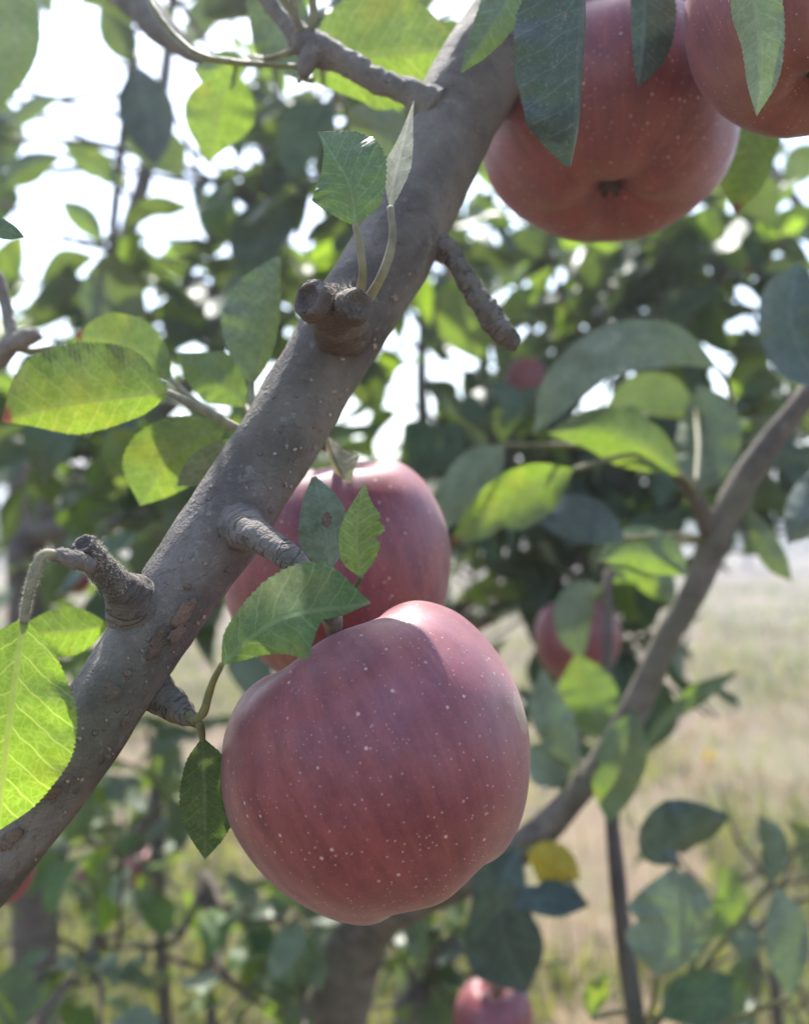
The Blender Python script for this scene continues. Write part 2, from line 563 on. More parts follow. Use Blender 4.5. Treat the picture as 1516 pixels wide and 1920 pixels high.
BARK = wood_material('bark_grey', (0.085, 0.070, 0.060), (0.200, 0.168, 0.142), (0.155, 0.142, 0.095), 0.6, bump=0.9)
BARK_FAR = wood_material('bark_far', (0.075, 0.058, 0.048), (0.14, 0.11, 0.09), (0.10, 0.09, 0.06), 0.4, scale=0.5)
TWIG = wood_material('twig_bark', (0.14, 0.115, 0.095), (0.25, 0.21, 0.175), (0.20, 0.17, 0.12), 0.3, bump=0.8)
RINGED = wood_material('ringed_spur_bark', (0.088, 0.073, 0.062), (0.195, 0.165, 0.140), (0.15, 0.13, 0.095), 0.35, bump=1.0, ring=True)
CUTWOOD = wood_material('spur_bark', (0.075, 0.056, 0.045), (0.15, 0.118, 0.096), (0.11, 0.085, 0.06), 0.4, bump=1.2)
SCAR = wood_material('scar_wood', (0.13, 0.085, 0.062), (0.27, 0.175, 0.12), (0.18, 0.11, 0.07), 0.5, scale=1.6, bump=1.2)
LENTI = plain_material('lenticel_cork', (0.33, 0.25, 0.18), 0.85)
PETIOLE = plain_material('petiole_green', (0.15, 0.14, 0.06), 0.6, trans=(0.4, 0.4, 0.12), tfac=0.2)
PETIOLE_PALE = plain_material('petiole_fuzzy', (0.20, 0.175, 0.105), 0.7, trans=(0.4, 0.38, 0.16), tfac=0.25)
FUZZ = plain_material('down_hair', (0.62, 0.58, 0.50), 0.6, trans=(0.8, 0.76, 0.6), tfac=0.5)
STEM = plain_material('apple_stem', (0.17, 0.11, 0.07), 0.75, bump=0.8)
CALYX = plain_material('dry_calyx', (0.09, 0.062, 0.045), 0.85, bump=0.8)


# ------------------------------------------------------------------ ground
def ground_material():
    m, nt, out = new_mat('orchard_ground')
    N = NT(nt)
    geo = N.n('ShaderNodeNewGeometry')
    pos = geo.outputs['Position']
    a = N.noise(pos, 0.9, 5.0, 0.6)
    b = N.noise(pos, 5.0, 5.0, 0.65)
    d = N.noise(pos, 40.0, 4.0, 0.7)
    c = N.mix(N.ramp(b, 0.35, 0.65), rgb(0.115, 0.072, 0.040), rgb(0.175, 0.125, 0.058))
    c = N.mix(N.math('MULTIPLY', N.ramp(a, 0.42, 0.60), 0.7), c, rgb(0.085, 0.092, 0.020))
    c = N.mix(N.math('MULTIPLY', N.ramp(d, 0.35, 0.7), 0.5), c, rgb(0.20, 0.15, 0.10))
    bs = N.n('ShaderNodeBsdfPrincipled')
    N.link(c, bs.inputs['Base Color'])
    bs.inputs['Roughness'].default_value = 0.95
    bmp = N.n('ShaderNodeBump')
    bmp.inputs['Strength'].default_value = 0.8
    bmp.inputs['Distance'].default_value = 0.03
    N.link(N.math('ADD', b, d), bmp.inputs['Height'])
    N.link(bmp.outputs[0], bs.inputs['Normal'])
    N.link(bs.outputs[0], out.inputs['Surface'])
    return m


gs = 900.0
g = MB()
xs = np.concatenate([[-gs, -200, -60], np.linspace(-20, 20, 41), [60, 200, gs]])
gv = [(x, y, 0.05 * noise.noise(Vector((x * .35, y * .35, 0))) if abs(x) <= 20 and abs(y) <= 20 else 0.0) for y in xs for x in xs]
k = len(xs)
g.add(gv, [(j * k + i, j * k + i + 1, (j + 1) * k + i + 1, (j + 1) * k + i) for j in range(k - 1) for i in range(k - 1)])
tag(g.build('ground', ground_material()), kind='structure')


def grass(name, label, mat, n, hmin, hmax, patch, seed):
    r = np.random.default_rng(seed)
    mb_v, mb_f = [], []
    cnt = 0
    tries = 0
    while cnt < n and tries < n * 12:
        tries += 1
        Y = 1.5 + 15.0 * r.random() ** 2.2
        X = (r.random() - 0.5) * (1.3 * Y + 1.0)
        q = noise.noise(Vector((X * 0.9 + seed, Y * 0.9, 3.3)))
        if (q > 0) != patch and r.random() < 0.93:
            continue
        z0 = 0.05 * noise.noise(Vector((X * .35, Y * .35, 0))) - 0.02
        h = hmin + (hmax - hmin) * r.random()
        w = (0.0022 + 0.003 * r.random()) * (1 + 0.12 * Y)
        a = r.random() * 6.283
        ln = h * (0.25 + 0.8 * r.random())
        dx, dy = math.cos(a), math.sin(a)
        sx, sy = -dy * w, dx * w
        i = len(mb_v)
        mb_v += [(X - sx, Y - sy, z0), (X + sx, Y + sy, z0),
                 (X + dx * ln * .3 - sx * .8, Y + dy * ln * .3 - sy * .8, z0 + h * .65), (X + dx * ln * .3 + sx * .8, Y + dy * ln * .3 + sy * .8, z0 + h * .65),
                 (X + dx * ln, Y + dy * ln, z0 + h * (0.75 + .3 * r.random()))]
        mb_f += [(i, i + 1, i + 3, i + 2), (i + 2, i + 3, i + 4)]
        cnt += 1
    b = MB()
    b.add(mb_v, mb_f)
    o = b.build(name, mat)
    tag(o, label, 'grass', kind='stuff')


STRAW = plain_material('straw', (0.27, 0.185, 0.085), 0.7, 0.5, 3.0, trans=(0.30, 0.20, 0.08), tfac=0.3, bump=0)
GRASS = plain_material('grass_blade', (0.105, 0.118, 0.020), 0.6, 0.55, 3.0, trans=(0.25, 0.27, 0.018), tfac=0.4, bump=0)
grass('dry_grass', 'dry straw coloured grass covering the orchard floor', STRAW, 13000, 0.04, 0.16, False, 11)
grass('green_grass', 'yellow green grass patches on the orchard floor', GRASS, 30000, 0.04, 0.20, True, 12)

# ------------------------------------------------------------------ leaves
def hero_leaf(parent, mid, wa, wb, sa=0.0, sb=0.0, curl=0.0, mat=None, nu=70, nv=7, teeth=26, tooth=0.055,
              bites=(), petiole=None, pmat=None, seed=0, ripple=0.055, label=None, fold=0.0, name='leaf', top=False):
    """leaf whose midrib runs through pixel points (x, y, Y); wa / wb: half widths in px on the walker's left / right side"""
    mat = mat or LEAF
    m = cr(np.array(mid, float) * np.array([1, 1, 1000.0]), nu) / np.array([1, 1, 1000.0])
    seg = np.linalg.norm(np.diff(m[:, :2], axis=0), axis=1)
    L = seg.sum()
    tx = np.gradient(m[:, :2], axis=0)
    tx /= np.linalg.norm(tx, axis=1)[:, None] + 1e-9
    perp = np.stack([tx[:, 1], -tx[:, 0]], 1)
    W = {1: np.maximum(prof(wa, nu), 0), -1: np.maximum(prof(wb, nu), 0)}
    rr = np.random.default_rng(seed + 100)
    jit = {s: rr.random(nu + 4) for s in (1, -1)}
    verts, uvs, idx = [], [], {}
    for i in range(nu + 1):
        u = i / nu
        x, y, Y = m[i]
        idx[(i, 0, 0)] = len(verts)
        verts.append(P(x, y, Y))
        uvs.append((u, 0.0))
        for s in (1, -1):
            w = W[s][i]
            ph = (u * teeth * (1 + 0.08 * s)) % 1.0
            amp = tooth * (0.6 + 0.8 * jit[s][int(u * teeth) % (nu + 1)])
            we = w * (1 + amp * (0.5 - ph)) + (amp * 10 * (0.5 - ph) if 0.03 < u < 0.985 else 0)
            for (bu, bs, bd, bw) in bites:
                if bs == s:
                    we *= 1 - bd * math.exp(-((u - bu) / bw) ** 2)
            we = max(we, 0.0)
            slope = sa if s == 1 else sb
            for j in range(1, nv + 1):
                v = j / nv
                d = we * v
                dm = d / F * Y
                wm = w / F * Y
                rip = ripple * wm * (v ** 1.5) * (math.sin(u * 19 + seed + s) + 0.7 * math.sin(u * 33 + seed * 2.1 - s)) \
                    + 0.05 * wm * v * (abs(((u - .8 * v * w / L) * 8.5 + .25 * s) % 1 - .5) - .25)
                dep = slope * dm + curl * wm * v * v + fold * wm * math.sqrt(v) + rip
                idx[(i, s, j)] = len(verts)
                verts.append(P(x + s * perp[i, 0] * d, y + s * perp[i, 1] * d, Y + dep))
                uvs.append((u, s * d / L))
    faces = []
    for i in range(nu):
        for s in (1, -1):
            for j in range(nv):
                a = idx[(i, s if j else 0, j)]
                b = idx[(i + 1, s if j else 0, j)]
                c = idx[(i + 1, s, j + 1)]
                d = idx[(i, s, j + 1)]
                faces.append((a, b, c, d) if (s == -1) != top else (a, d, c, b))
    mb = MB()
    mb.add(verts, faces, uvs)
    o = mb.build(name, mat, parent)
    if label:
        o['label'] = label
    if petiole:
        pts, rad = pxt(petiole)
        v, f, uv = tube(pts, rad, 8, 22, bump=0.00012, bscale=500, seed=seed)
        MB().add(v, f, uv).build('petiole', pmat or PETIOLE, o)
    return o


def leaf_blade(seed, nu=8, fold=0.35, droop=0.35, width=0.30, tip=0.0, nv=2, pet=0.28):
    """leaf of unit blade length along +X with its petiole; returns verts, faces, uvs"""
    r = random.Random(seed)
    V, Fc, U = [], [], []
    shape = prof([0.02, 0.62, 0.95, 1.0, 0.86, 0.55, 0.02], nu)
    tw = (r.random() - .5) * 0.5
    for i in range(nu + 1):
        u = i / nu
        x = pet + u * math.cos(droop * u)
        z = -droop * 0.75 * u * u + 0.04 * math.sin(u * 7 + seed)
        for j in range(-nv, nv + 1):
            v = j / nv
            w = width * shape[i]
            a = tw * u
            yy = v * w
            zz = fold * abs(v) * w + 0.03 * math.sin(u * 11 + seed * 3 + j)
            V.append((x, yy * math.cos(a) - zz * math.sin(a), z + zz * math.cos(a) + yy * math.sin(a)))
            U.append((u, v * w))
    n = 2 * nv + 1
    for i in range(nu):
        for j in range(n - 1):
            Fc.append((i * n + j, (i + 1) * n + j, (i + 1) * n + j + 1, i * n + j + 1))
    if pet:
        b = len(V)
        for x, z in ((0, -0.02), (pet * 1.02, 0.0)):
            for t in (0, 2.09, 4.19):
                V.append((x, 0.012 * math.cos(t), z + 0.012 * math.sin(t)))
                U.append((0.0, 0.0))
        for t in range(3):
            t2 = (t + 1) % 3
            Fc.append((b + t, b + t2, b + 3 + t2, b + 3 + t))
    return np.array(V), Fc, np.array(U)


VARIANTS = [leaf_blade(i, fold=f, droop=d, width=w) for i, (f, d, w) in enumerate(
    [(0.3, 0.3, 0.29), (0.55, 0.6, 0.27), (0.15, 0.2, 0.32), (0.4, 0.8, 0.30), (0.75, 0.45, 0.26), (0.2, -0.25, 0.30)])]
_mesh_cache = {}


def variant_mesh(k, mat):
    key = (k, mat.name)
    if key not in _mesh_cache:
        _mesh_cache[key] = MB().add(*VARIANTS[k]).mesh('leaf_blade', mat)
    return _mesh_cache[key]


class Foliage:
    """gathers leaf placements of one tree; the largest in view become leaf objects, the rest one stuff part"""
    def __init__(self, tree, limit=300):
        self.tree, self.items, self.limit = tree, [], limit

    def leaf(self, base, d, up, size, mat, k=None):
        d = Vector(d).normalized()
        upv = Vector(up)
        z = (upv - d * upv.dot(d))
        if z.length < 1e-4:
            z = Vector((1, 0, 0)) - d * d.x
        z.normalize()
        y = z.cross(d)
        M = Matrix((d, y, z)).transposed()
        self.items.append((np.asarray(base, float), M, size, mat, random.randrange(len(VARIANTS)) if k is None else k))

    def shoot(self, p0, p1, n, size, r0=0.003, mats=None, sag=0.0, name='shoot', wood=None, spread=0.9, mb=None, keep=None):
        p0, p1 = np.asarray(p0, float), np.asarray(p1, float)
        L = np.linalg.norm(p1 - p0)
        midp = (p0 + p1) / 2 + np.array([random.uniform(-.1, .1) * L, random.uniform(-.1, .1) * L, -sag * L + random.uniform(-.06, .1) * L])
        c = cr([p0, midp, p1], 24)
        v, f, uv = tube([p0, midp, p1], [r0, r0 * .75, r0 * .4], 6, 10, seed=random.random() * 50)
        if mb is not None:
            mb.add(v, f, uv)
        else:
            MB().add(v, f, uv).build(name, wood or BARK_FAR, self.tree)
        ax = Vector((p1 - p0) / L)
        side = ax.cross(Vector((0, 0, 1)))
        if side.length < .1:
            side = Vector((1, 0, 0))
        side.normalize()
        oth = side.cross(ax)
        ga = random.random() * 6.28
        for i in range(n):
            t = (i + 0.3 + random.random() * .6) / n
            p = c[min(24, int(t * 24))]
            ga += 2.4 + random.uniform(-.3, .3)
            rad = side * math.cos(ga) + oth * math.sin(ga)
            d = rad * spread + ax * random.uniform(.1, .7) + Vector((0, 0, random.uniform(-.75, .15)))
            up = Vector((random.uniform(-.6, .6), random.uniform(-.6, .6), 1.0))
            s = size * random.uniform(.7, 1.25)
            ctr = np.asarray(p) + np.array(d.normalized()) * s * .7
            if keep is not None and not keep(ctr):
                continue
            self.leaf(p, d, up, s, random.choice(mats or [LEAF_FAR]))

    def finish(self, label=None):
        org = world_origin(self.tree)

        def key(it):
            b, M, s, mat, k = it
            c = b + np.array(M @ Vector((s * .7, 0, 0)))
            if c[1] < 0.05:
                return 0
            x = 758 + c[0] / c[1] * F
            y = 960 - (c[2] - H) / c[1] * F
            seen = -40 < x < 1556 and -40 < y < 1960
            return s / c[1] * (1.0 if seen else 0.001)
        its = sorted(self.items, key=key, reverse=True)
        for b, M, s, mat, k in its[:self.limit]:
            if key((b, M, s, mat, k)) < 0.005:
                break
            o = bpy.data.objects.new('leaf', variant_mesh(k, mat))
            o.parent = self.tree
            o.location = tuple(b - org)
            o.rotation_euler = M.to_euler()
            o.scale = (s, s, s)
            col.objects.link(o)
        done = min(self.limit, sum(1 for it in its if key(it) >= 0.005))
        rest = its[done:]
        if rest:
            groups = {}
            for it in rest:
                groups.setdefault(it[3].name, []).append(it)
            mb = MB()
            for b, M, s, mat, k in rest:
                V, Fc, U = VARIANTS[k]
                mb.add((np.array(M) @ (V * s).T).T + b, Fc, U)
            o = mb.build('foliage', rest[0][3], self.tree)
            o['kind'] = 'stuff'
            o['label'] = 'smaller leaves of the same crown'


# ------------------------------------------------------------------ foreground branch
Bpx = [(1560, -700, .46, 45), (1330, -420, .40, 68), (1120, -150, .325, 84), (995, 0, .302, 85), (918, 110, .288, 84), (864, 200, .279, 82),
       (820, 300, .270, 77), (766, 420, .261, 75), (720, 500, .256, 78), (655, 600, .250, 78), (595, 700, .245, 76),
       (535, 800, .240, 76), (475, 900, .235, 77), (408, 1000, .230, 78), (340, 1100, .225, 75), (242, 1250, .219, 72),
       (150, 1390, .214, 72), (70, 1500, .210, 72), (-10, 1600, .207, 74), (-130, 1735, .205, 78), (-420, 2000, .215, 92)]
bp, br = pxt(Bpx)
low = np.array([-0.20, 0.25, 0.0])
bp = bp + [np.array([-0.19, 0.24, 0.95]), np.array([-0.205, 0.26, 0.5]), np.array([-0.21, 0.27, -0.03])]
br = br + [0.017, 0.024, 0.034]
main = thing('apple_branch', 'thick grey-brown apple branch crossing diagonally in front, carrying knobbly spurs', 'branch', bp[-1])
v, f, uv = tube(bp, br, 56, 520, bump=0.00055, bscale=260.0, seed=2.0, elong=3.0)
MB().add(v, f, uv).build('limb', BARK, main)

ax_s = cr(np.array(Bpx), 900)                # sampled axis in pixel space (x, y, Y, r_px)
ax_t = np.gradient(ax_s[:, :2], axis=0)
ax_t /= np.linalg.norm(ax_t, axis=1)[:, None]


def on_branch(x, y, lift=0.0):
    d2 = (ax_s[:, 0] - x) ** 2 + (ax_s[:, 1] - y) ** 2
    i = int(np.argmin(d2))
    ax_, ay_, Y, r = ax_s[i]
    off = min(math.sqrt(d2[i]), r * .985)
    R = r / F * Y
    o = off / F * Y
    return P(x, y, Y - math.sqrt(max(R * R - o * o, 0)) - lift)


def bark_patch(x, y, a, b, ang, mat, name='bark_scar', lift=0.0006, seed=0, parent=None, mb=None):
    """raised flake of dead bark lying on the branch: half axes a, b px, turned by ang degrees"""
    rr = random.Random(seed)
    n = 16
    ca, sa_ = math.cos(math.radians(ang)), math.sin(math.radians(ang))
    edge = [1 + rr.uniform(-.32, .22) for _ in range(n)]
    verts, faces = [on_branch(x, y, lift * 1.2)], []
    for k, (q, l) in enumerate(((.45, lift * 1.1), (.8, lift * rr.uniform(.8, 1.1)), (1.0, lift * .7), (1.08, -lift * 1.4))):
        for t in range(n):
            th = 2 * math.pi * t / n
            px_, py_ = a * q * edge[t] * math.cos(th), b * q * edge[t] * math.sin(th)
            verts.append(on_branch(x + px_ * ca - py_ * sa_, y + px_ * sa_ + py_ * ca, l + rr.uniform(-.2, .2) * lift))
    for t in range(n):
        t2 = (t + 1) % n
        faces.append((0, 1 + t2, 1 + t))
        for k in range(3):
            faces.append((1 + k * n + t, 1 + k * n + t2, 1 + (k + 1) * n + t2, 1 + (k + 1) * n + t))
    if mb is not None:
        mb.add(verts, faces)
        return
    MB().add(verts, faces).build(name, mat, parent or main)


for i, (x, y, a, b, ang) in enumerate([(345, 1150, 32, 14, -58), (330, 1190, 22, 11, -50), (293, 1208, 30, 12, -68), (213, 1300, 17, 13, -40),
                                       (208, 1285, 8, 6, 0), (97, 1488, 20, 9, -30), (20, 1575, 26, 14, -40), (258, 1165, 9, 6, 40),
                                       (350, 1100, 7, 5, 20), (240, 1262, 8, 8, 0), (233, 1358, 7, 6, 0), (800, 448, 9, 6, 10),
                                       (420, 912, 6, 6, 0), (775, 300, 6, 5, 0)]):
    bark_patch(x, y, a, b, ang, SCAR, seed=i, lift=0.0003 if a > 10 else 0.00022)
mb = MB()
rl = random.Random(5)
for i in range(140):
    k_ = rl.randrange(130, 780)
    ax_, ay_, Y, r = ax_s[k_]
    o = rl.uniform(-.93, .93) * r
    tx, ty = ax_t[k_]
    s = rl.uniform(1.6, 3.2) * (1.7 if rl.random() < .2 else 1)
    bark_patch(ax_ + ty * o, ay_ - tx * o, s * rl.uniform(1, 1.6), s, rl.uniform(0, 180), LENTI, seed=i, lift=0.00025, mb=mb)
o = mb.build('lenticels', LENTI, main)
o['kind'] = 'stuff'


def wood(name, pts, mat, n=20, rings=50, bump=0.0004, bscale=350, cut=(False, False), parent=None, ringmod=None, seed=0.0, label=None):
    p, r = pxt(pts)
    v, f, uv = tube(p, r, n, rings, bump, bscale, cut, ringmod, seed, elong=0)
    o = MB().add(v, f, uv).build(name, mat, parent or main)
    if label:
        o['label'] = label
    return o


def rings(k, amp, seed=0, wd=.013):
    rr = np.random.default_rng(seed)
    pos = np.sort(rr.random(k))

    def fn(t):
        m = np.ones_like(t)
        for q in pos:
            m -= amp * np.exp(-((t - q) / wd) ** 2)
            m += amp * .7 * np.exp(-((t - q - wd * 2.2) / (wd * 1.9)) ** 2)
        return m
    return fn


def fuzz(parent, pts, n, length, seed=0, spreadr=1.0, name='down'):
    """short pale hairs along a wood or petiole path"""
    rr = np.random.default_rng(seed)
    p, r = pxt(pts)
    c = cr(p, 60)
    q = np.interp(np.linspace(0, 1, 61), np.linspace(0, 1, len(r)), r)
    V, Fc = [], []
    for i in range(n):
        k_ = rr.integers(0, 60)
        t = c[k_ + 1] - c[k_]
        t /= np.linalg.norm(t)
        d = rr.normal(size=3)
        d -= t * d.dot(t)
        d /= np.linalg.norm(d)
        b = c[k_] + (c[k_ + 1] - c[k_]) * rr.random() + d * q[k_] * .95
        e = b + (d * 1.0 + t * rr.uniform(-.6, .6) + rr.normal(size=3) * .25) * length * rr.uniform(.5, 1.3)
        w = np.cross(d, t) * 0.00002
        w2 = t * 0.00002
        s = len(V)
        V += [b - w, b + w, e, b - w2, b + w2]
        Fc += [(s, s + 1, s + 2), (s + 3, s + 4, s + 2)]
    o = MB().add(V, Fc).build(name, FUZZ, parent, smooth=False)
    o['kind'] = 'stuff'


# spur on the upper middle of the branch: a swollen knob with two old fruit scars
sp = wood('spur', [(648, 622, .246, 58), (640, 606, .234, 58), (632, 592, .224, 54), (622, 581, .216, 47), (610, 572, .211, 38), (602, 567, .209, 30)], CUTWOOD, 28, 40, 0.0010, 260, (False, False), seed=3.0)
wood('fruit_scar', [(618, 580, .216, 34), (596, 567, .210, 39), (580, 560, .206, 36), (577, 558, .2055, 33)], CUTWOOD, 24, 20, 0.0005, 420, (False, True), parent=sp, seed=4.0)
wood('fruit_scar', [(630, 590, .217, 32), (650, 580, .211, 35), (668, 573, .206, 33), (671, 572, .2052, 30)], CUTWOOD, 24, 26, 0.0004, 420, (False, True), parent=sp, ringmod=rings(5, .10, 3), seed=5.0)
fuzz(sp, [(620, 555, .206, 4), (648, 548, .204, 10), (664, 545, .204, 6)], 120, 0.0016, 3)
hero_leaf(main, [(667, 424, .203), (655, 348, .204), (622, 288, .206), (595, 246, .208)], [2, 50, 74, 64, 32, 8, 0], [2, 46, 66, 84, 80, 52, 0],
          sa=-0.3, sb=0.75, mat=LEAF_DARK, teeth=34, tooth=.07, nu=110, nv=10, seed=1, top=True, curl=0.15,
          petiole=[(674, 556, .208, 10), (680, 508, .204, 8), (674, 460, .203, 7), (666, 420, .203, 6)], pmat=PETIOLE_PALE)
hero_leaf(main, [(731, 392, .210), (742, 330, .214), (758, 262, .220), (776, 186, .228)], [1, 16, 24, 14, 6, 0], [1, 16, 24, 18, 8, 0],
          sa=2.0, sb=-1.2, mat=LEAF_OLD, teeth=22, seed=2, petiole=[(690, 562, .209, 10), (718, 510, .206, 9), (735, 450, .207, 8), (732, 388, .210, 7)], pmat=PETIOLE_PALE)

# stub spur on the left with the big backlit leaf
sp = wood('spur', [(275, 1152, .222, 74), (246, 1124, .214, 50), (222, 1100, .208, 32), (190, 1064, .203, 25), (166, 1034, .199, 23), (155, 1020, .197, 24)], RINGED, 36, 110, 0.0006, 380, (False, True), ringmod=rings(5, .02, 1), seed=6.0)
fuzz(sp, [(215, 1095, .205, 34), (186, 1062, .200, 30), (155, 1022, .195, 28)], 700, 0.0007, 4)
wood('bud', [(172, 1062, .197, 16), (140, 1050, .194, 17), (112, 1042, .192, 13), (100, 1040, .192, 9)], TWIG, 16, 24, 0.0004, 500, parent=sp, ringmod=rings(4, .12, 8), seed=7.0)
L1 = hero_leaf(main, [(45, 1160, .186), (30, 1262, .184), (16, 1370, .183), (4, 1470, .185), (-6, 1560, .190)], [4, 62, 96, 120, 128, 122, 96, 60, 0], [4, 70, 112, 132, 140, 130, 105, 60, 0],
               sa=0.25, sb=0.35, mat=LEAF_BRIGHT, teeth=40, tooth=.05, nu=130, nv=12, seed=3, curl=-0.1,
               petiole=[(108, 1044, .192, 11), (84, 1040, .190, 11), (64, 1078, .188, 11), (52, 1120, .187, 9), (44, 1168, .186, 8)], pmat=PETIOLE_PALE, label='bright backlit yellow-green leaf')
fuzz(L1, [(108, 1044, .192, 10), (84, 1040, .190, 10), (64, 1078, .188, 10), (52, 1120, .187, 8), (44, 1168, .186, 7)], 1100, 0.0007, 5)
hero_leaf(main, [(205, 1172, .262), (150, 1182, .264), (95, 1186, .268), (20, 1190, .272)], [2, 30, 46, 44, 30, 0], [2, 34, 46, 40, 24, 0], sa=.3, sb=.3, mat=LEAF_BRIGHT, seed=4,
          petiole=[(262, 1185, .245, 6), (235, 1178, .255, 6), (204, 1172, .262, 5)])

# ringed spur carrying the front apple
sp = wood('spur', [(430, 976, .232, 66), (450, 988, .223, 48), (470, 1000, .2155, 35), (492, 1012, .211, 29), (515, 1026, .208, 26), (548, 1050, .205, 25), (585, 1095, .206, 23), (612, 1140, .209, 19), (622, 1165, .210, 15)], RINGED, 36, 200, 0.0004, 300, ringmod=rings(7, .03, 2, .006), seed=8.0)
hero_leaf(main, [(416, 1246, .188), (470, 1195, .184), (530, 1158, .181), (600, 1143, .181), (650, 1138, .183), (696, 1131, .187)],
          [2, 36, 52, 66, 82, 92, 84, 52, 0], [2, 26, 44, 66, 84, 66, 26, 10, 0], sa=0.95, sb=-0.75, mat=LEAF, teeth=30, tooth=.05, nu=120, nv=10, seed=5, top=True, curl=0.1,
          bites=[(0.57, -1, -0.12, .04), (0.70, -1, 0.50, .075)], ripple=.07,
          petiole=[(362, 1352, .200, 8), (380, 1338, .197, 8), (392, 1300, .194, 8), (404, 1268, .190, 7), (417, 1244, .188, 6)], label='dusty green leaf with bitten edge lying over the front apple')
hero_leaf(main, [(676, 1084, .188), (669, 1020, .189), (672, 962, .191), (684, 904, .195)], [1, 28, 34, 32, 22, 10, 0], [1, 30, 44, 52, 44, 18, 0], sa=.55, sb=.25, mat=LEAF_BRIGHT,
          teeth=22, tooth=.06, nu=90, nv=9, seed=6, bites=[(.42, -1, .28, .05), (.62, -1, .2, .04)], petiole=[(640, 1150, .203, 6), (660, 1115, .195, 6), (676, 1082, .188, 5)])
L4 = hero_leaf(main, [(618, 1068, .222), (610, 1000, .223), (600, 940, .225), (588, 894, .229)], [2, 40, 52, 48, 40, 26, 4], [2, 30, 42, 44, 40, 24, 4], sa=.2, sb=.5, mat=LEAF_DARK,
               teeth=20, tooth=.07, nu=80, seed=7, petiole=[(626, 1120, .212, 6), (622, 1090, .218, 6), (618, 1066, .222, 5)])
hs = MB()
hv = [P(612, 975, .2195)]
for q in (0.5, 1.0):
    for t in range(12):
        th = t / 12 * 6.283
        hv.append(P(612 + (10 + 2 * math.sin(t * 3)) * q * math.cos(th), 975 + (15 + 2 * math.cos(t * 2)) * q * math.sin(th), .2195 - .0003 * (1 - q)))
hs.add(hv, [(0, 1 + t, 1 + (t + 1) % 12) for t in range(12)] + [(1 + t, 13 + t, 13 + (t + 1) % 12, 1 + (t + 1) % 12) for t in range(12)])
hs.build('dry_spot', SCAR, L4)
# curled pale leaf on top of the second apple
hero_leaf(main, [(612, 812, .262), (622, 850, .258), (640, 888, .256), (656, 906, .258)], [1, 8, 26, 44, 34, 2], [1, 6, 10, 10, 6, 1], sa=1.2, sb=1.6, mat=LEAF_OLD, teeth=12, seed=8,
          petiole=[(575, 800, .262, 6), (598, 796, .263, 5), (612, 814, .262, 5)])
# spur behind the lower branch with the hanging dark leaf
sp = wood('spur', [(270, 1280, .224, 46), (312, 1312, .222, 32), (345, 1338, .218, 22), (370, 1352, .214, 11)], RINGED, 22, 50, 0.0005, 400, ringmod=rings(6, .02, 4), seed=9.0)
hero_leaf(main, [(380, 1384, .214), (382, 1450, .216), (384, 1530, .220), (384, 1612, .226)], [2, 40, 54, 58, 54, 34, 0], [2, 30, 42, 47, 44, 26, 0], sa=.5, sb=.3, mat=LEAF_DARK,
          teeth=28, tooth=.05, nu=100, nv=8, seed=9, top=True, curl=-.2, petiole=[(352, 1340, .214, 9), (372, 1356, .212, 8), (378, 1372, .213, 7), (380, 1388, .214, 6)])
# dead twig to the right of the branch
wood('twig', [(800, 448, .262, 34), (846, 480, .258, 22), (878, 530, .256, 20), (905, 572, .255, 21), (932, 612, .255, 22), (958, 640, .255, 16), (966, 656, .255, 5)], RINGED, 22, 90, 0.0009, 330, ringmod=rings(9, .08, 6), seed=10.0)
fuzz(main, [(890, 550, .256, 19), (932, 612, .255, 20), (962, 650, .255, 8)], 500, 0.0007, 6)
# twig at the top, with its bundle of petioles
tw = wood('twig', [(815, 205, .268, 44), (775, 178, .268, 27), (700, 146, .272, 23), (640, 112, .276, 25), (590, 88, .278, 31), (560, 68, .280, 24), (525, 30, .284, 15), (478, -40, .29, 13)], BARK, 22, 90, 0.0008, 330, ringmod=rings(8, .07, 7), seed=11.0)
wood('spur', [(590, 92, .276, 20), (572, 125, .275, 14), (568, 142, .275, 9)], BARK, 14, 16, 0.0006, 400, parent=tw, seed=12.0)
for (a, b, c_) in (((560, 60), (552, 20), (545, -60)), ((580, 70), (588, 20), (572, -60)), ((566, 62), (540, 10), (500, -50))):
    wood('petiole', [(a[0], a[1], .276, 8), (b[0], b[1], .274, 7), (c_[0], c_[1], .272, 6)], PETIOLE_PALE, 10, 20, 0.0002, 500, parent=tw, seed=a[0])
wood('petiole', [(576, 126, .278, 6), (520, 122, .280, 5), (440, 116, .284, 6), (380, 106, .288, 7), (330, 70, .295, 7), (290, 20, .30, 7), (268, -40, .31, 7)], PETIOLE, 10, 50, 0.0002, 500, parent=tw, seed=2.2)
wood('petiole', [(560, 92, .279, 7), (520, 105, .281, 5), (470, 116, .285, 5)], PETIOLE_PALE, 10, 24, 0.0002, 500, parent=tw, seed=2.9)
wood('twig', [(180, -80, .50, 34), (262, 10, .49, 32), (310, 62, .48, 26), (360, 100, .475, 16), (420, 118, .47, 9), (470, 120, .47, 5)], BARK, 16, 50, 0.0012, 200, seed=13.0)
